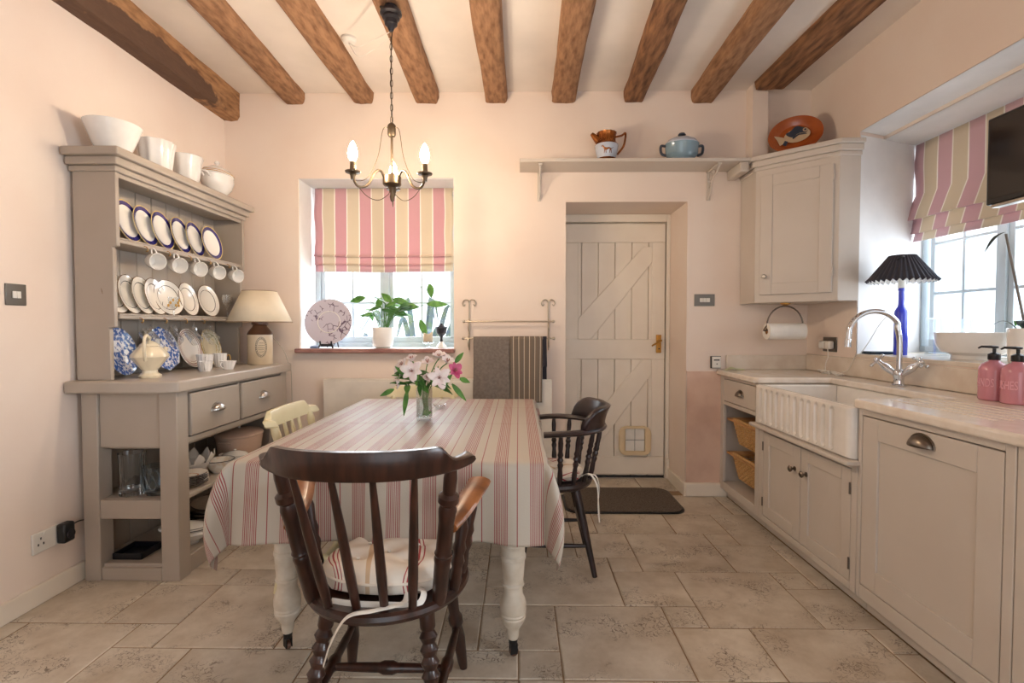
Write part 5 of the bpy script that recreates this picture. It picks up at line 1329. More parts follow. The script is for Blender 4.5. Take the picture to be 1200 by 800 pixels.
# television on a swing arm
o = (1.93, 1.75, 1.84)
t = E('television', o, 'small flat black television on a wall arm before the striped side blind', 'tv')
MB(o).box(1.885, 1.50, 1.668, 1.925, 2.075, 2.012).build('case', m_black, t, bevel=0.006)
MB(o).box(1.8835, 1.512, 1.69, 1.8855, 2.063, 2.0).build('screen', m_screen, t)
MB(o).box(1.886, 1.52, 1.655, 1.922, 2.055, 1.6675).build('speaker_bar', m_nickel, t, bevel=0.003)
mb = MB(o); mb.box(1.926, 1.58, 1.79, 1.945, 1.75, 1.90); mb.tube([(1.94, 1.66, 1.845), (1.965, 1.60, 1.845), (1.997, 1.64, 1.845)], 0.014, 10); mb.box(1.988, 1.60, 1.78, 1.9995, 1.69, 1.91)
mb.build('wall_arm', m_black, t)

# ---- roman blinds
def blind(name, fn, x0, x1, path, mat, label, uv0=0.0):
    P_ = [Vector((a, b, 0)) for a, b in path]; seg = [0]
    for a, b in zip(P_, P_[1:]): seg.append(seg[-1] + (b - a).length)
    T = seg[-1]
    def at(d):
        for i in range(len(seg) - 1):
            if d <= seg[i + 1] + 1e-9:
                f_ = (d - seg[i]) / (seg[i + 1] - seg[i]); return P_[i].lerp(P_[i + 1], f_)
        return P_[-1]
    # rows exactly at the fold points
    rows = []
    for i in range(len(seg) - 1):
        n = max(1, int((seg[i + 1] - seg[i]) / 0.05)); rows += [seg[i] + (seg[i + 1] - seg[i]) * k / n for k in range(n)]
    rows.append(T)
    c = fn((x0 + x1) / 2, 0, path[0][1])
    mb = MB(c)
    def g(u, v):
        q = at(rows[round(v * (len(rows) - 1))]); x = x0 + (x1 - x0) * u
        w = 0.006 * math.sin(u * 17 + q.y * 4) * min(1, (path[0][1] - q.y) * 2)
        ed = 0.006 * math.sin(q.y * 21) * (1 - 2 * u) ** 7
        return fn(x + ed, q.x + w, q.y - 0.006 * math.sin(u * PI) * (1 if v > 0.6 else 0))
    mb.grid(g, 40, len(rows) - 1, uvfn=lambda u, v: (uv0 + (x1 - x0) * u, v))
    r = E(name, c, label, 'blind')
    mb.build('fabric', mat, r, solid=0.003, smooth=30)
    hb = MB(c); a = fn(x0 + 0.004, 0.012, path[0][1] + 0.002); b = fn(x1 - 0.004, 0.03, path[0][1] - 0.02); hb.box(*a, *b)
    hb.build('head_batten', m_white, r)
    return r
blind('roman_blind', lambda x, d, z: (x, 3.745 + d, z), -1.516, -0.484, [(0, 2.205), (0, 1.72), (-0.022, 1.703), (0.0, 1.706), (-0.002, 1.655), (-0.018, 1.642), (0.002, 1.645), (0, 1.592)], m_blind, 'pink and beige striped roman blind at the back window', uv0=0.028)
blind('roman_blind', lambda y, d, z: (2.45 + d, y, z), 3.175, 1.80, [(0, 2.296), (0, 1.99), (-0.055, 1.835), (-0.005, 1.842), (-0.028, 1.752), (0.0, 1.756), (-0.012, 1.705)], m_blind2, 'pink and beige striped roman blind at the side window', uv0=0.066)

# ---- things on the back window sill
ZI = 1.0305
p = Vector((-1.362, 3.60, ZI))
t = E('display_plate', p, 'lilac-grey round plate with branch pattern propped on the back window sill', 'plate')
PM = Matrix.Translation(p + Vector((0, 0.0, 0.185))) @ Euler((rad(80), 0, rad(6))).to_matrix().to_4x4()
R_ = 0.165
mb = MB((0, 0, 0)); mb.lathe([(0, 0), (R_ * 0.5, 0), (R_ * 0.6, 0.006), (R_, 0.018), (R_, 0.022), (R_ * 0.6, 0.011), (R_ * 0.5, 0.006), (0, 0.006)], n=64)
dp = mb.build('dish', m_branch, t); dp.matrix_local = Matrix.Translation(-p) @ PM
mb = MB(); mb.tube([(R_ * 0.47 * math.cos(k * PI / 24), R_ * 0.47 * math.sin(k * PI / 24), 0.0065) for k in range(48)], 0.003, 6, closed=True); mb.build('white_ring', m_ceramic, dp)
q = Vector((-1.362, 3.585, ZI))
t = E('plate_stand', q, 'small black easel holding the lilac-grey plate on the sill', 'plate stand')
for s in (-1, 1):
    mb = MB(q); x = q.x + s * 0.04
    mb.tube(spline([(x, q.y - 0.055, ZI + 0.05), (x, q.y - 0.05, ZI + 0.028), (x, q.y - 0.01, ZI + 0.02), (x, q.y + 0.07, ZI + 0.09)], 5), 0.006, 6); mb.tube([(x, q.y - 0.045, ZI + 0.028), (x + s * 0.012, q.y - 0.06, ZI + 0.002)], 0.006, 6); mb.tube([(x, q.y + 0.05, ZI + 0.065), (x, q.y + 0.085, ZI + 0.003)], 0.005, 6)
    mb.build('side_frame', m_darkmetal, t)
MB(q).box(q.x - 0.04, q.y - 0.045, ZI + 0.012, q.x + 0.04, q.y - 0.035, ZI + 0.03).build('cross_bar', m_darkmetal, t, bevel=0.002)
q = (-1.452, 3.56, ZI)
solo(MB(q).lathe([(0, 0), (0.026, 0), (0.03, 0.008), (0.02, 0.016), (0, 0.018)], q, 24, sx=1.2), 'blue_pebble', M('blue_grey_pebble', (98, 116, 150), 0.3), 'small blue-grey rounded ornament beside the plate stand', 'ornament')
p = Vector((-0.975, 3.60, ZI))
t = E('pot_plant', p, 'leafy green house plant in a white pot on the back sill', 'pot plant')
pt_ = MB(p).lathe([(0, 0), (0.05, 0), (0.068, 0.012), (0.075, 0.04), (0.078, 0.142), (0.075, 0.146), (0.07, 0.142), (0.068, 0.12), (0, 0.118)], p, 40).build('pot', m_ceramic, t)
MB(p).lathe([(0, 0.124), (0.069, 0.121)], p, 24).build('soil', m_soil, t)
def leaf_mb(o, base, d, up, ln, w, curl=0.25):
    d = Vector(d).normalized(); up = Vector(up); s = d.cross(up).normalized(); n = s.cross(d)
    base = Vector(base)
    mb = MB(o)
    mb.grid(lambda u, v: base + d * (ln * u) + s * ((v - 0.5) * w * math.sin(PI * (0.04 + 0.94 * u) ** 0.85)) + n * (-curl * ln * u * u + 0.12 * w * abs(v - 0.5) * 2), 10, 4)
    return mb
rl = random.Random(21)
for k in range(13):
    a = rl.uniform(0, 2 * PI); L_ = rl.uniform(0.10, 0.2)
    tip = p + Vector((0.14 * math.cos(a) * rl.uniform(0.5, 1), 0.07 * math.sin(a), 0.13 + L_))
    s = MB(p).tube(spline([p + Vector((0.03 * math.cos(a), 0.03 * math.sin(a), 0.12)), p + Vector((0.06 * math.cos(a), 0.04 * math.sin(a), 0.12 + L_ * 0.6)), tip], 5), 0.003, 6).build('stem', m_stem, t)
    for j in range(2):
        d = Vector((math.cos(a + j * 1.2 - 0.6), 0.5 * math.sin(a + j * 1.2), rl.uniform(-0.2, 0.6)))
        leaf_mb(p, tip - Vector((0, 0, 0.02 * j)), d, (0, -0.6, 0.8), rl.uniform(0.08, 0.12), rl.uniform(0.03, 0.045)).build('leaf', m_green if k % 3 else m_green2, s, solid=0.001)
for (dx, dz, dirx, dirz, ln) in ((0.05, 0.33, -0.4, 0.35, 0.1), (0.06, 0.35, 1, -0.25, 0.13), (0.04, 0.28, 1, -0.35, 0.14), (0.15, 0.30, 1, -0.05, 0.10), (0.31, 0.315, 1, 0.0, 0.15), (0.26, 0.20, 0.35, -1, 0.13), (-0.14, 0.36, -1, -0.2, 0.12), (-0.02, 0.36, -0.5, -0.9, 0.09), (0.33, 0.46, 0.1, -1, 0.1)):
    tip = p + Vector((dx, 0.05, dz))
    s = MB(p).tube(spline([p + Vector((0.02, 0.01, 0.12)), p + Vector((dx * 0.35, 0.03, dz * 0.8)), tip], 6), 0.002, 6).build('stem', m_stem, t)
    leaf_mb(p, tip, (dirx, 0.05, dirz), (0, -1, 0.35), ln, 0.052, 0.1).build('leaf', m_green2, s, solid=0.001)
p = (-0.642, 3.555, ZI)
t = E('candle_holder', p, 'clear glass candle stand on the back sill', 'candle holder')
MB(p).lathe([(0, 0), (0.036, 0), (0.037, 0.004), (0.012, 0.010), (0.01, 0.026), (0.03, 0.034), (0.042, 0.040), (0.04, 0.043), (0, 0.040)], p, 28).build('stand', m_clear, t)
p = (-0.642, 3.555, ZI + 0.0435)
t = E('pillar_candle', p, 'burnt-down cream pillar candle with uneven rim on the glass stand', 'candle')
mb = MB(p); mb.grid(lambda u, v: (p[0] + 0.032 * math.cos(2 * PI * u), p[1] + 0.032 * math.sin(2 * PI * u), p[2] + v * (0.062 + 0.008 * math.sin(4 * PI * u + 0.6) + 0.006 * math.cos(2 * PI * u))), 32, 4, cu=True); mb.lathe([(0, 0.0), (0.032, 0.0)], p, 32); mb.lathe([(0.031, 0.05), (0.012, 0.044), (0, 0.042)], p, 32)
mb.build('wax', m_candle, t, solid=0.002)
MB(p).tube([(p[0], p[1], p[2] + 0.042), (p[0] + 0.002, p[1], p[2] + 0.056)], 0.0014, 5).build('wick', m_black, t)
p = (-0.558, 3.62, ZI)
t = E('dark_goblet', p, 'small dark bronze goblet on a pale scalloped base beside the candle', 'goblet')
MB(p).lathe([(0, 0), (0.036, 0), (0.036, 0.01), (0.02, 0.03), (0.012, 0.045), (0, 0.046)], p, 32, fl=0.08, fln=6).build('base', m_ceramic, t)
MB(p).lathe([(0.012, 0.045), (0.008, 0.07), (0.014, 0.085), (0.034, 0.105), (0.04, 0.14), (0.046, 0.146), (0.044, 0.15), (0.034, 0.135), (0.02, 0.16), (0.008, 0.168), (0.01, 0.176), (0, 0.178)], p, 32).build('cup', m_darkmetal, t)

# ---- pottery on the shelf over the door
p = (0.585, 3.405, 2.2705)
t = E('lustre_jug', p, 'copper lustre jug with pale blue band and raised hound on the shelf', 'jug')
MB(p).lathe([(0, 0), (0.055, 0), (0.058, 0.006), (0.054, 0.02), (0.06, 0.03)], p, 40).build('foot', m_copper, t)
bd = MB(p).lathe([(0.0602, 0.030), (0.070, 0.07), (0.078, 0.112), (0.076, 0.118)], p, 40).build('band', m_bluewhite, t)
MB(p).lathe([(0.076, 0.118), (0.062, 0.135), (0.058, 0.15), (0.06, 0.185), (0.066, 0.2), (0.06, 0.2), (0.054, 0.15), (0, 0.1)], p, 48, fl=0.03, fln=14).build('neck', m_copper, t)
MB(p).tube([(p[0] - 0.05, p[1], p[2] + 0.15), (p[0] - 0.078, p[1], p[2] + 0.175), (p[0] - 0.10, p[1], p[2] + 0.197)], [0.03, 0.02, 0.012], 14).build('spout', m_copper, t)
MB(p).tube(spline([(p[0] + 0.058, p[1], p[2] + 0.175), (p[0] + 0.10, p[1], p[2] + 0.185), (p[0] + 0.125, p[1], p[2] + 0.20), (p[0] + 0.122, p[1], p[2] + 0.15), (p[0] + 0.11, p[1], p[2] + 0.11), (p[0] + 0.072, p[1], p[2] + 0.06)], 6), 0.007, 8).build('handle', m_copper, t)
def onjug(s, z): a = -PI / 2 - 0.1 + s / 0.072; r = 0.0602 + (z - 0.03) * 0.217; return (p[0] + r * math.cos(a), p[1] + r * math.sin(a), p[2] + z)
mb = MB(p)
mb.tube([onjug(-0.022, 0.082), onjug(-0.005, 0.076), onjug(0.012, 0.08), onjug(0.026, 0.074)], [0.006, 0.008, 0.0055, 0.004], 8); mb.tube([onjug(-0.02, 0.084), onjug(-0.03, 0.096), onjug(-0.04, 0.094)], [0.005, 0.005, 0.0025], 6)
for a, b in ((-0.016, -0.022), (-0.01, -0.008), (0.02, 0.016), (0.024, 0.032)): mb.tube([onjug(a, 0.075), onjug(b, 0.05)], [0.0035, 0.002], 6)
mb.tube([onjug(0.026, 0.076), onjug(0.042, 0.086)], [0.0025, 0.0015], 5)
mb.build('hound_relief', m_copper, bd)
p = (1.085, 3.405, 2.2705)
t = E('lidded_pot', p, 'grey-blue glazed lidded pot with dark handles on the shelf', 'pot')
MB(p).lathe([(0, 0), (0.08, 0), (0.085, 0.012), (0.082, 0.03), (0.105, 0.055), (0.108, 0.115), (0.113, 0.122), (0.105, 0.124), (0.09, 0.06), (0, 0.03)], p, 48, sy=0.8).build('bowl', m_tealglaze, t)
l = MB(p).lathe([(0, 0.124), (0.106, 0.124), (0.107, 0.130), (0.09, 0.15), (0.05, 0.168), (0.012, 0.172), (0, 0.172)], p, 48, sy=0.8).build('lid', m_bluewhite, t)
MB(p).lathe([(0, 0.171), (0.012, 0.171), (0.01, 0.178), (0.026, 0.186), (0.02, 0.196), (0, 0.198)], p, 20).build('knob', m_slipblue, l)
for s in (-1, 1): MB(p).tube(spline([(p[0] + s * 0.106, p[1], p[2] + 0.112), (p[0] + s * 0.138, p[1], p[2] + 0.112), (p[0] + s * 0.135, p[1], p[2] + 0.065), (p[0] + s * 0.104, p[1], p[2] + 0.05)], 6), 0.009, 8).build('handle', m_slipblue, t)

# ================================================================== THE TABLE
TX0, TX1, TY0, TY1, TZ = -0.905, 0.075, 1.585, 2.965, 0.75
o = (-0.415, 2.275, 0)
tb = E('farmhouse_table', o, 'chalky painted farmhouse table on thick turned legs with castors', 'table')
MB(o).box(TX0, TY0, TZ - 0.028, TX1, TY1, TZ).build('tabletop', m_legpaint, tb, bevel=0.006)
for b in ((TX0 + 0.06, TY0 + 0.1, TX1 - 0.06, TY0 + 0.125), (TX0 + 0.06, TY1 - 0.125, TX1 - 0.06, TY1 - 0.1), (TX0 + 0.035, TY0 + 0.22, TX0 + 0.06, TY1 - 0.22), (TX1 - 0.06, TY0 + 0.22, TX1 - 0.035, TY1 - 0.22)):
    MB(o).box(b[0], b[1], 0.60, b[2], b[3], 0.722).build('apron', m_legpaint, tb, bevel=0.002)
legp = [(0.018, 0.066), (0.021, 0.076), (0.022, 0.10), (0.029, 0.113), (0.041, 0.132), (0.046, 0.147), (0.0435, 0.152), (0.0465, 0.158), (0.044, 0.164), (0.0468, 0.17), (0.0468, 0.195), (0.043, 0.211), (0.036, 0.226), (0.0335, 0.243), (0.035, 0.258), (0.04, 0.262), (0.04, 0.268), (0.0355, 0.272),
        (0.0395, 0.31), (0.0425, 0.355), (0.0455, 0.358), (0.0455, 0.370), (0.042, 0.374), (0.0425, 0.40), (0.0445, 0.402), (0.0445, 0.408), (0.0425, 0.41), (0.043, 0.45), (0.047, 0.47), (0.05, 0.52), (0.045, 0.56), (0.036, 0.585), (0.045, 0.60), (0.05, 0.605), (0.05, 0.721), (0, 0.721)]
for x, y, a in ((-0.02, 1.775, 0.3), (-0.845, 1.80, 2.4), (-0.02, 2.79, 1.2), (-0.835, 2.79, 4.0)):
    lg = MB(o).lathe([(0, 0.066)] + legp, (x, y, 0), 32).build('leg', m_legpaint, tb)
    cs = MB(o); cs.turned((x, y, 0.066), (x, y, 0.045), [(0, 0.017), (1, 0.015)], 14)
    ca, sa = math.cos(a), math.sin(a)
    R4 = Matrix.Translation((x, y, 0)) @ Matrix.Rotation(a, 4, 'Z')
    for s in (-1, 1): cs.box(-0.012, s * 0.010 - 0.0015, 0.012, 0.014, s * 0.010 + 0.0015, 0.05, mat=R4)
    cs.build('castor_fork', m_black, lg)
    w = MB(o); w.lathe([(0, -0.007), (0.014, -0.007), (0.0165, -0.004), (0.0165, 0.004), (0.014, 0.007), (0, 0.007)], n=20, mat=R4 @ Matrix.Translation((0.003, 0, 0.0168)) @ Matrix.Rotation(PI / 2, 4, 'X'))
    w.build('castor_wheel', m_brownglaze, lg)

# linen cloth: flat on top, falling in folds, pleated at the corners
HG, ZC_ = 0.272, TZ + 0.003
def cloth(u, v):
    U0, U1, V0, V1 = TX0 - HG, TX1 + HG, TY0 - HG, TY1 + HG
    x, y = U0 + (U1 - U0) * u, V0 + (V1 - V0) * v
    e_ = 0.004
    cx, cy = min(max(x, TX0 - e_), TX1 + e_), min(max(y, TY0 - e_), TY1 + e_)
    ox, oy = x - cx, y - cy; r = math.hypot(ox, oy)
    if r < 1e-6:
        cr = 0.0022 * math.exp(-((y - 2.22) / 0.012) ** 2) + 0.0022 * math.exp(-((y - 2.66) / 0.012) ** 2) + 0.002 * math.exp(-((x + 0.40) / 0.012) ** 2)
        cr += 0.0006 * (noise.noise(Vector((x * 7, y * 7, 0))) + 1)
        return (x, y, ZC_ + cr)
    nx, ny = ox / r, oy / r
    if r > HG * 1.12: r = HG * 1.12 + (r - HG * 1.12) * 0.6
    k = 0.014
    w = k * (1 - math.exp(-r / k)); z = ZC_ - (r - w)
    t = r / HG
    ph = abs(nx * ny) * 2
    flare = 0.12 * t * max(0.0, 1.4 - t) * ph ** 1.5
    if ph < 0.02: 
        s = cx if abs(ny) > 0.5 else cy
        flare += 0.016 * t * (math.sin(s * 15 + 1.0) + 0.5 * math.sin(s * 29 + 2)) + 0.016 * t
    else:
        an = math.atan2(abs(ny), abs(nx))
        flare += 0.016 * t + 0.012 * t * math.sin(an * 8)
    return (cx + nx * (w + flare), cy + ny * (w + flare), z - 0.004 * t * math.sin(cx * 9 + cy * 7))
cw, ch = TX1 - TX0 + 2 * HG, TY1 - TY0 + 2 * HG
mb = MB((-0.415, 2.275, ZC_))
mb.grid(cloth, 180, 230, uvfn=lambda u, v: (u * cw + 0.03, v * ch))
solo(mb, 'tablecloth', m_cloth, 'cream linen tablecloth with fine red stripes draped over the farmhouse table', 'tablecloth', solid=0.0016, smooth=80)

# ================================================================== CHAIRS
def crest(mb, hw, yc, bow, zb, zt, th, ear=0.14, dip=0.03, lean=0.0, fl=0.0):
    """shaped crest rail: high in the middle, scooped to forward-sweeping ears"""
    ns = 64
    def prof(s):
        a = abs(s)
        top = zt
        if a > 0.60: 
            q = min(1, (a - 0.60) / 0.16); top = zt - dip * (q * q * (3 - 2 * q))
        if a > 0.94: top -= 0.007 * ((a - 0.94) / 0.06) ** 2
        bot = zb + 0.012 * a * a
        if a > 0.94: bot += 0.006 * ((a - 0.94) / 0.06) ** 2
        return bot, top
    rows = []
    for i in range(ns + 1):
        s = -1 + 2 * i / ns
        b, t = prof(s); x = hw * math.sin(s * PI / 2 * 0.88) / math.sin(PI / 2 * 0.88); y = yc + bow * abs(s) ** 2.2
        nx, ny = 0.55 * s, 1.0; q = math.hypot(nx, ny); nx, ny = -nx / q * 1.0, ny / q
        a = abs(s); h = th * (1 + (1.3 * max(0, a - 0.62) / 0.38))
        ring = []
        for dz, dn in ((0, -0.5), (0.12, -0.62), (0.5, -0.55), (0.88, -0.55), (1, -0.35), (1, 0.35), (0.88, 0.5), (0.5, 0.45), (0.12, 0.45), (0, 0.4)):
            z = b + (t - b) * dz
            ring.append((x + nx * h * dn, y + ny * h * dn - lean * dz, z))
        rows.append(ring)
    m = len(rows[0]); vs = [p for r_ in rows for p in r_]; fs = []
    for i in range(ns):
        for j in range(m):
            l = (j + 1) % m; fs.append((i * m + j, (i + 1) * m + j, (i + 1) * m + l, i * m + l))
    fs.append(tuple(range(m))); fs.append(tuple(ns * m + j for j in range(m))[::-1])
    mb.add(vs, fs); return mb
POST = [(0, 0.017), (0.05, 0.02), (0.3, 0.022), (0.33, 0.024), (0.35, 0.021), (0.37, 0.024), (0.39, 0.021), (0.6, 0.021), (0.68, 0.024), (0.72, 0.02), (0.74, 0.027), (0.78, 0.027), (0.80, 0.017), (0.9, 0.018), (1, 0.013)]
BOB = [(0, 0.015), (0.05, 0.019), (0.30, 0.024), (0.47, 0.022)]
for k in range(5): BOB += [(0.49 + k * 0.075, 0.017), (0.525 + k * 0.075, 0.025), (0.56 + k * 0.075, 0.017)]
BOB += [(0.88, 0.021), (1, 0.022)]
LEGF = [(0, 0.013), (0.06, 0.016), (0.3, 0.022), (0.42, 0.017), (0.45, 0.024), (0.5, 0.024), (0.54, 0.017), (0.75, 0.022), (1, 0.02)]
ARMP = [(0, 0.013), (0.15, 0.018), (0.3, 0.015), (0.38, 0.02), (0.46, 0.015), (0.54, 0.02), (0.62, 0.015), (0.8, 0.018), (0.9, 0.012), (1, 0.012)]
STR = [(0, 0.010), (0.2, 0.013), (0.42, 0.014), (0.46, 0.019), (0.54, 0.019), (0.58, 0.014), (0.8, 0.013), (1, 0.010)]
SPN = [(0, 0.011), (0.25, 0.0135), (0.6, 0.012), (1, 0.0075)]

def seat_mb(rx, ry, z, th, yo=0.0):
    mb = MB()
    mb.lathe([(0, -th), (0.85, -th), (0.97, -th * 0.7), (1.0, -th * 0.4), (0.985, -0.006), (0.95, 0.0), (0.86, -0.004), (0.5, -0.012), (0, -0.014)], n=64, mat=Matrix.Translation((0, yo, z)) @ Matrix.Diagonal((rx, ry, 1, 1)))
    return mb
def cushion(o, name, label, loc, rz, hx, hy, th, mat, tufts, group, ties, seed=1):
    t = E(name, loc, label, 'cushion', group, rz=rz)
    def top(u, v, sgn):
        x, y = (u * 2 - 1), (v * 2 - 1)
        # square to rounded square
        rx = x * math.sqrt(1 - 0.46 * y * y); ry = y * math.sqrt(1 - 0.46 * x * x)
        e_ = max(0.0, 1 - max(abs(x), abs(y)) ** 4)
        h = th * 0.5 * (e_ ** 0.6)
        for a, b in tufts: h -= sgn * 0 + 0.024 * math.exp(-(((rx - a) ** 2 + (ry - b) ** 2) / 0.03)) * (1 if sgn > 0 else 0.2)
        h += 0.003 * noise.noise(Vector((rx * 4 + seed, ry * 4, sgn))) * e_
        return (rx * hx, ry * hy, th * 0.5 + sgn * max(h, 0.0005) if sgn > 0 else th * 0.5 - th * 0.5 * (e_ ** 0.3))
    mb = MB()
    for sg in (1, -1):
        mb.grid(lambda u, v: top(u, v, sg), 36, 36, uvfn=lambda u, v: ((u - 0.5) * hx * 2 + 0.11 * 0 + (v - 0.5) * 0.05, v))
    c = mb.build('cover', mat, t, smooth=80)
    cb = MB(); n = 72; pts = []
    for k in range(n):
        q = 4 * k / n; s = int(q); f_ = q - s
        x, y = ((-1 + 2 * f_, -1), (1, -1 + 2 * f_), (1 - 2 * f_, 1), (-1, 1 - 2 * f_))[s]
        pts.append((x * math.sqrt(1 - 0.46 * y * y) * hx, y * math.sqrt(1 - 0.46 * x * x) * hy, th * 0.5))
    cb.tube(pts, 0.004, 6, closed=True); cb.build('piping', mat, c)
    for a, b in tufts: MB().ball((a * hx, b * hy, th * 0.5 + th * 0.5 - 0.014), 0.006, 10, 0.6).build('button', m_ribbon, c)
    for pts in ties:
        MB().tube(spline(pts, 7), 0.0085, 6, ry=0.0014).build('tie', m_ribbon, t)
    return t
# -- armchair at the near end of the table
ch1 = E('captains_chair', (-0.388, 1.488, 0), 'dark turned captain\'s chair with worn arms, its back to the room', 'chair', 'dark wooden armchairs', rz=rad(-0.5))
seat_mb(0.238, 0.236, 0.445, 0.042).build('seat', m_dark, ch1)
crest(MB(), 0.264, -0.335, 0.165, 0.822, 0.894, 0.024, dip=0.036, lean=0.012).build('crest_rail', m_dark, ch1)
for s in (-1, 1):
    MB().turned((s * 0.172, -0.142, 0.435), (s * 0.222, -0.232, 0.838), POST, 20).build('back_post', m_dark, ch1)
    MB().turned((s * 0.185, -0.235, 0.0), (s * 0.135, -0.125, 0.412), BOB, 20).build('leg', m_dark, ch1)
    MB().turned((s * 0.195, 0.225, 0.0), (s * 0.15, 0.13, 0.412), LEGF, 18).build('leg', m_dark, ch1)
    MB().turned((s * 0.167, -0.193, 0.165), (s * 0.177, 0.184, 0.165), STR, 14).build('stretcher', m_dark, ch1)
    ap = spline([(s * 0.210, -0.185, 0.655), (s * 0.225, -0.13, 0.668), (s * 0.246, -0.05, 0.69), (s * 0.262, 0.0, 0.704), (s * 0.268, 0.032, 0.712)], 6)
    MB().tube(ap, [0.02 + 0.016 * min(1, i / 10) for i in range(len(ap))], 12, ry=0.016).build('arm', m_worn, ch1)
    MB().turned((s * 0.212, 0.0, 0.435), (s * 0.255, 0.004, 0.694), ARMP, 16).build('arm_support', m_dark, ch1)
    MB().turned((s * 0.205, -0.085, 0.435), (s * 0.236, -0.095, 0.668), ARMP, 16).build('arm_support', m_dark, ch1)
for a, b in ((-0.112, -0.150), (-0.038, -0.055), (0.036, 0.045), (0.110, 0.145)):
    MB().turned((a, -0.185, 0.436), (b, -0.318 + 0.30 * b * b, 0.834), SPN, 12).build('spindle', m_dark, ch1)
MB().turned((-0.172, -0.02, 0.165), (0.172, -0.02, 0.165), STR, 14).build('stretcher', m_dark, ch1)
TF = [(-0.4, -0.35), (0.4, -0.35), (-0.4, 0.4), (0.4, 0.4), (0, 0.02)]
cushion(None, 'seat_cushion', 'cream tufted cushion with red stripes on the chair in front', (-0.385, 1.468, 0.437), rad(-3), 0.188, 0.134, 0.092, m_cush, TF, 'striped seat cushions',
        [[(0.09, -0.115, 0.02), (0.085, -0.155, 0.012), (0.02, -0.195, 0.012), (-0.04, -0.217, 0.006), (-0.075, -0.232, -0.05), (-0.095, -0.235, -0.11)],
         [(0.10, -0.11, 0.03), (0.135, -0.125, 0.03), (0.125, -0.155, 0.01), (0.05, -0.16, 0.008), (-0.05, -0.16, 0.008), (-0.11, -0.15, 0.008)]])
# -- smoker's bow chair on the door side
ch2 = E('smokers_bow_chair', (0.165, 2.53, 0), 'blackened bow-backed armchair with turned spindles, on the door side of the table', 'chair', 'dark wooden armchairs', rz=rad(90))
seat_mb(0.205, 0.195, 0.44, 0.045, -0.01).build('seat', m_black_wood, ch2)
def bow(a, r=0.235): return (r * math.sin(a), -0.02 - r * math.cos(a) * 0.98)
bp = [(-0.232, 0.05, 0.684), (-0.236, 0.0, 0.688)] + [(*bow(a), 0.69) for a in [rad(-80 + 10 * k) for k in range(17)]] + [(0.236, 0.0, 0.688), (0.232, 0.05, 0.684)]
MB().tube(bp, 0.026, 10, ry=0.014).build('bow_arm', m_black_wood, ch2)
mb = MB()
def cr2(u, v):
    a = rad(-62 + 124 * u); s = abs(u * 2 - 1)
    h = 0.105 * (1 if s < 0.62 else (1 - ((s - 0.62) / 0.38) ** 2) ** 0.5)
    r = 0.238 + 0.03 * v * v * (h / 0.105)
    x, y = bow(a, r); return (x, y, 0.694 + h * v)
mb.grid(cr2, 48, 8)
mb.build('raised_crest', m_black_wood, ch2, solid=0.024, smooth=60)
BSP = [(0, 0.010), (0.2, 0.013), (0.35, 0.010), (0.42, 0.014), (0.47, 0.010), (0.52, 0.015), (0.57, 0.010), (0.62, 0.014), (0.68, 0.010), (0.85, 0.012), (1, 0.008)]
for k in range(9):
    a = rad(-88 + 22 * k); x, y = bow(a)
    MB().turned((x * 0.78, y * 0.76 - 0.006, 0.432), (x, y, 0.684), BSP, 12).build('spindle', m_black_wood, ch2)
LP = [(0, 0.012), (0.5, 0.018), (1, 0.021)]
for s in (-1, 1):
    MB().turned((s * 0.18, -0.195, 0), (s * 0.12, -0.11, 0.402), LP, 14).build('leg', m_black_wood, ch2)
    MB().turned((s * 0.175, 0.16, 0), (s * 0.12, 0.10, 0.402), LP, 14).build('leg', m_black_wood, ch2)
    MB().turned((s * 0.161, -0.165, 0.14), (s * 0.158, 0.14, 0.14), [(0, 0.008), (0.5, 0.012), (1, 0.008)], 12).build('stretcher', m_black_wood, ch2)
MB().turned((-0.15, -0.14, 0.215), (0.15, -0.14, 0.215), [(0, 0.008), (0.5, 0.012), (1, 0.008)], 12).build('stretcher', m_black_wood, ch2)
cushion(None, 'seat_cushion', 'cream striped cushion with long white ties on the bow-backed chair', (0.185, 2.53, 0.431), rad(90), 0.15, 0.14, 0.065, m_cush, [(-0.4, 0), (0.4, 0)], 'striped seat cushions',
        [[(-0.125, -0.11, 0.03), (-0.15, -0.16, 0.05), (-0.15, -0.19, 0.02), (-0.155, -0.195, -0.08), (-0.15, -0.2, -0.14)], [(-0.125, -0.11, 0.03), (-0.165, -0.15, 0.055), (-0.175, -0.185, 0.0), (-0.172, -0.19, -0.1), (-0.18, -0.195, -0.17)], [(-0.12, -0.12, 0.03), (-0.13, -0.18, 0.04), (-0.135, -0.2, -0.01), (-0.128, -0.2, -0.07)]], seed=5)
# -- cream spindle-back chairs
def cream_chair(loc, rz, label):
    c = E('spindle_back_chair', loc, label, 'chair', 'cream painted spindle-back chairs', rz=rz)
    return c
c0 = cream_chair((-0.865, 2.36, 0), rad(-90), 'cream painted spindle-back chair tucked in on the dresser side of the table')
seat_mb(0.195, 0.19, 0.43, 0.036).build('seat', m_cream, c0)
crest(MB(), 0.232, -0.235, 0.05, 0.735, 0.808, 0.022, dip=0.03, lean=0.015).build('crest_rail', m_cream, c0)
for s in (-1, 1):
    MB().turned((s * 0.15, -0.13, 0.42), (s * 0.19, -0.205, 0.748), POST, 16).build('back_post', m_cream, c0)
    MB().turned((s * 0.175, -0.21, 0), (s * 0.12, -0.11, 0.40), LEGF, 14).build('leg', m_cream, c0)
    MB().turned((s * 0.175, 0.19, 0), (s * 0.12, 0.10, 0.40), LEGF, 14).build('leg', m_cream, c0)
    MB().turned((s * 0.158, -0.16, 0.15), (s * 0.158, 0.145, 0.15), STR, 12).build('stretcher', m_cream, c0)
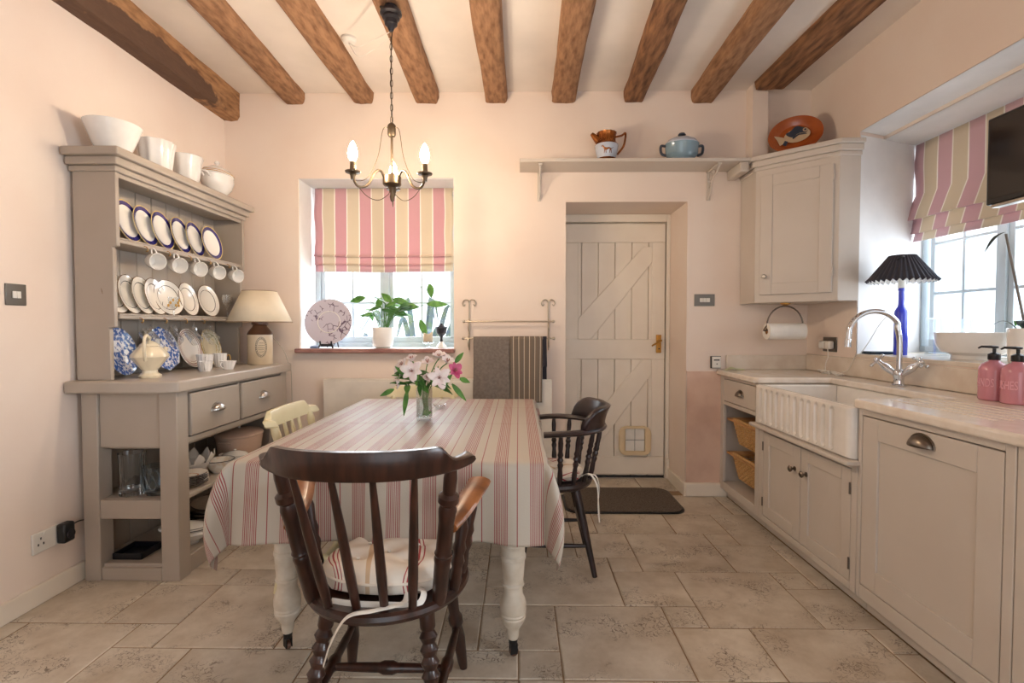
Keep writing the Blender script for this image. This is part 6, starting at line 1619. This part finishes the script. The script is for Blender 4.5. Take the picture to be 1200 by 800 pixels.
for a in (-0.09, -0.03, 0.03, 0.09): MB().turned((a, -0.155, 0.42), (a * 1.25, -0.232, 0.745), SPN, 10).build('spindle', m_cream, c0)
MB().turned((-0.152, 0, 0.15), (0.152, 0, 0.15), STR, 12).build('stretcher', m_cream, c0)
c1 = cream_chair((-0.60, 2.94, 0), rad(180), 'cream painted spindle-back chair at the radiator end of the table')
for k in KIDS(c0): copy_tree(k, c1)

# ================================================================== VASE AND FLOWERS
ZT_ = TZ + 0.0085
p = Vector((-0.432, 2.285, ZT_))
t = E('glass_vase', p, 'clear glass vase of water holding the flowers on the table', 'vase')
MB(p).lathe([(0, 0), (0.036, 0), (0.037, 0.003), (0.037, 0.145), (0.0345, 0.145), (0.0345, 0.014), (0, 0.012)], p, 8).build('glass_wall', m_clear, t)
MB(p).lathe([(0, 0.0125), (0.0335, 0.0125), (0.0335, 0.095), (0, 0.095)], p, 24).build('water', m_water, t)
def blossom_mb(o, c, axis, r, seed, opened=0.8):
    c, ax = Vector(c), Vector(axis).normalized(); q = ax.orthogonal().normalized(); w_ = ax.cross(q)
    rr = random.Random(seed); mb = MB(o)
    for k in range(6):
        a = k * PI / 3 + rr.uniform(-0.1, 0.1); d = q * math.cos(a) + w_ * math.sin(a); s = ax.cross(d)
        L_ = r * (1.05 if k % 2 else 0.92); W_ = r * (0.68 if k % 2 else 0.5)
        def pt(u, v):
            fw = 0.6 * u * (1 - opened) + 0.5 * math.sin(u * PI * 0.55) * (1.1 - opened)
            return c + d * (L_ * u * (0.35 + 0.65 * opened)) + ax * (L_ * (0.75 * u - 0.55 * u * u * opened)) + s * ((v - 0.5) * W_ * math.sin(PI * (0.10 + 0.84 * u)) ** 0.8) + ax * (0.1 * r * abs(v - 0.5))
        mb.grid(pt, 8, 4)
    return mb
heads = [  # x, z, r, axis, pink, opened
    (-0.547, 0.965, 0.044, (-0.7, -0.5, 0.1), 0, 0.55, 'white flower turned side-on at the dresser edge of the bouquet'), (-0.478, 0.985, 0.042, (-0.1, -0.95, 0.2), 0, 0.95, 'open white flower facing out, on the dresser side of the bouquet'),
    (-0.352, 0.955, 0.042, (0.15, -0.95, 0.15), 0, 0.95, 'open white flower facing out, on the door side of the bouquet'), (-0.288, 0.985, 0.038, (0.6, -0.6, 0.3), 1, 0.7, 'single pink flower at the door side edge of the bouquet'),
    (-0.37, 1.045, 0.040, (0.0, -0.3, 0.9), 0, 0.5, 'upright white flower at the very top of the bouquet'), (-0.325, 1.025, 0.038, (0.3, -0.4, 0.9), 0, 0.5, 'upright white flower just above the pink one'),
    (-0.478, 1.038, 0.034, (-0.2, -0.3, 0.9), 0, 0.4, 'half-open white bloom high on the dresser side of the bouquet'), (-0.425, 1.02, 0.032, (0.0, -0.5, 0.8), 0, 0.6, 'pinkish white bloom between the two highest flowers'),
    (-0.528, 1.01, 0.036, (-0.5, -0.4, 0.6), 0, 0.5, 'white bloom above the side-on flower'), (-0.545, 0.925, 0.03, (-0.8, -0.4, -0.2), 0, 0.4, 'small white bud hanging lowest on the dresser side'),
    (-0.408, 0.955, 0.026, (0.0, -0.9, 0.4), 0, 0.4, 'small blush bud in the middle of the bouquet')]
rf = random.Random(5)
for i, (x, z, r, ax, pk, op, lb) in enumerate(heads):
    y = p.y + rf.uniform(-0.05, 0.05) - (0.03 if op > 0.9 else 0)
    b0 = p + Vector((rf.uniform(-0.02, 0.02), rf.uniform(-0.02, 0.02), 0.018)); b1 = p + Vector((0.025 * (x - p.x) / 0.12, 0.0, 0.148))
    o = E('alstroemeria', b0, lb + ', in the glass vase', 'flower', 'alstroemeria stems in the vase')
    hp_ = Vector((x, y, z)); axv = Vector(ax).normalized()
    MB(b0).tube(spline([b0, b1, b1.lerp(hp_, 0.6) + Vector((0, 0, 0.01)), hp_ - axv * 0.012], 6), 0.0028, 6).build('stem', m_stem, o)
    bl = blossom_mb(b0, hp_ - axv * 0.012, ax, r * 1.3, i, op).build('blossom', m_petal_pink if pk else m_petal, o, solid=0.0008, smooth=80)
    mb = MB(b0)
    q = axv.orthogonal().normalized(); w_ = axv.cross(q)
    for k in range(5): mb.tube([hp_ - axv * 0.008, hp_ + axv * 0.012 + (q * math.cos(k * 1.26) + w_ * math.sin(k * 1.26)) * 0.008], [0.0012, 0.0018], 5)
    mb.build('stamens', m_anther, bl)
    for k in range(3):
        f_ = rf.uniform(0.15, 0.7); bs = b1.lerp(hp_, f_); a = rf.uniform(0, 2 * PI)
        leaf_mb(b0, bs, (math.cos(a) + (x - p.x) * 3, 0.6 * math.sin(a) - 0.2, rf.uniform(-0.5, 0.7)), (0, -0.5, 0.85), rf.uniform(0.06, 0.10), rf.uniform(0.02, 0.03), 0.3).build('leaf', (m_green, m_green2)[k % 2], o, solid=0.0008)
for (x, z, dx, dz, ln) in ((-0.56, 0.90, -0.8, -0.35, 0.07), (-0.50, 0.90, -0.15, -1, 0.12), (-0.30, 0.925, 0.7, -0.8, 0.10), (-0.285, 1.02, 0.7, 0.9, 0.06), (-0.265, 0.95, 0.9, -0.35, 0.05), (-0.50, 0.96, -0.6, 0.5, 0.07), (-0.39, 0.92, 0.3, 0.9, 0.09), (-0.35, 0.90, 0.5, 0.7, 0.09)):
    leaf_mb(p, (x, p.y - 0.035, z), (dx, -0.15, dz), (0, -0.9, 0.3), ln, 0.024, 0.15).build('loose_leaf', m_green2, o if False else t, solid=0.0008)
leaf_mb(p, p + Vector((0.0, -0.02, 0.03)), (0.8, 0, 0.15), (0, -0.8, 0.5), 0.035, 0.03, 0.2).build('loose_leaf', m_green2, t, solid=0.0008)
q = (-0.415, 2.62, ZT_)
solo(MB(q).lathe([(0, 0), (0.022, 0), (0.03, 0.01), (0.038, 0.018), (0.036, 0.02), (0.02, 0.008), (0, 0.006)], q, 28), 'glass_dish', m_clear, 'small clear glass dish on the tablecloth behind the vase', 'dish')

# ================================================================== CHANDELIER
cx, cy = -0.615, 2.455
o = (cx, cy, 1.80)
cl = E('chandelier', o, 'antique metal three-arm chandelier with lit candle bulbs hung over the table', 'chandelier')
rs = MB(o).lathe([(0, 2.718), (0.03, 2.718), (0.034, 2.70), (0.05, 2.694), (0.052, 2.68), (0.04, 2.672), (0.042, 2.66), (0.032, 2.65), (0.03, 2.63), (0.018, 2.62), (0.01, 2.60), (0, 2.60)], (cx, cy, 0), 28).build('ceiling_rose', m_darkmetal, cl)
MB(o).tube(spline([(cx - 0.05, cy, 2.716), (cx - 0.02, cy - 0.02, 2.70), (cx + 0.01, cy - 0.01, 2.71)], 5), 0.006, 6).build('cable_stub', m_black, rs)
nl = 15; z0, z1 = 2.60, 2.165; ll = (z0 - z1) / nl
for k in range(nl):
    zc = z0 - ll * (k + 0.5); mb = MB(o); ax_ = k % 2
    pts = [((cx + 0.006 * math.cos(a) * (1 - ax_)), (cy + 0.006 * math.cos(a) * ax_), zc + (ll * 0.62) * math.sin(a)) for a in [2 * PI * q / 14 for q in range(14)]]
    mb.tube(pts, 0.0018, 6, closed=True); mb.build('chain_link', m_iron, cl)
MB(o).tube([(cx + 0.004, cy, 2.6), (cx - 0.003, cy, 2.4), (cx + 0.003, cy, 2.165)], 0.0022, 6).build('cable', m_black, cl)
MB(o).lathe([(0, 2.165), (0.008, 2.165), (0.018, 2.155), (0.02, 2.15), (0.02, 2.11), (0.016, 2.10), (0.006, 2.095), (0.006, 1.91), (0, 1.91)], (cx, cy, 0), 20).build('stem', m_iron, cl)
MB(o).lathe([(0, 1.925), (0.012, 1.925), (0.016, 1.915), (0.042, 1.91), (0.044, 1.905), (0.044, 1.87), (0.038, 1.862), (0.02, 1.855), (0.012, 1.84), (0.009, 1.825), (0.012, 1.81), (0.007, 1.79), (0, 1.785)], (cx, cy, 0), 28).build('hub', m_iron, cl)
m_bulb = emit_mat('lit_candle_bulb', (1.0, 0.79, 0.57), BULB)
for an in (102, 216, 336):
    ca, sa = math.cos(rad(an)), math.sin(rad(an))
    P = lambda r, z: (cx + r * ca, cy + r * sa, z)
    MB(o).tube(spline([P(0.035, 1.885), P(0.055, 1.925), P(0.085, 1.915), P(0.12, 1.85), P(0.165, 1.835), P(0.19, 1.87), P(0.19, 1.885)], 7), 0.006, 8).build('arm', m_iron, cl)
    MB(o).tube(spline([P(0.018, 2.14), P(0.045, 2.12), P(0.07, 1.99), P(0.12, 1.885), P(0.17, 1.86), P(0.19, 1.87)], 7), 0.0018, 6).build('wire', m_iron, cl)
    MB(o).tube(spline([P(0.19, 1.865), P(0.13, 1.80), P(0.07, 1.785), P(0.02, 1.82), P(0.012, 1.845)], 7), 0.0018, 6).build('wire', m_iron, cl)
    x, y = cx + 0.19 * ca, cy + 0.19 * sa
    h = MB(o).lathe([(0, 1.862), (0.010, 1.862), (0.012, 1.88), (0.016, 1.888), (0.034, 1.894), (0.036, 1.90), (0.030, 1.899), (0.014, 1.902), (0.0125, 1.945), (0, 1.945)], (x, y, 0), 24).build('candle_cup', m_iron, cl)
    MB(o).lathe([(0, 1.946), (0.009, 1.946), (0.018, 1.962), (0.022, 1.982), (0.018, 2.005), (0.009, 2.028), (0, 2.04)], (x, y, 0), 20).build('bulb', m_bulb, h)
# white ceiling rose with its loose flex swagged to the chandelier
o = (-0.955, 2.86, ZC)
t = E('ceiling_rose', o, 'white ceiling rose whose thin flex swags across to the chandelier chain', 'ceiling rose')
MB(o).lathe([(0, 0), (0.042, 0), (0.042, -0.012), (0.03, -0.026), (0, -0.028)], o, 28).build('cover', m_plastic, t)
for dz in (0.0, 0.05): MB(o).tube(spline([(-0.955, 2.86, ZC - 0.026), (-0.87, 2.75, 2.69 - dz), (-0.75, 2.61, 2.645 - dz), (-0.625, 2.462, 2.60 - dz * 0.6)], 8), 0.0018, 6).build('flex', m_plastic, t)
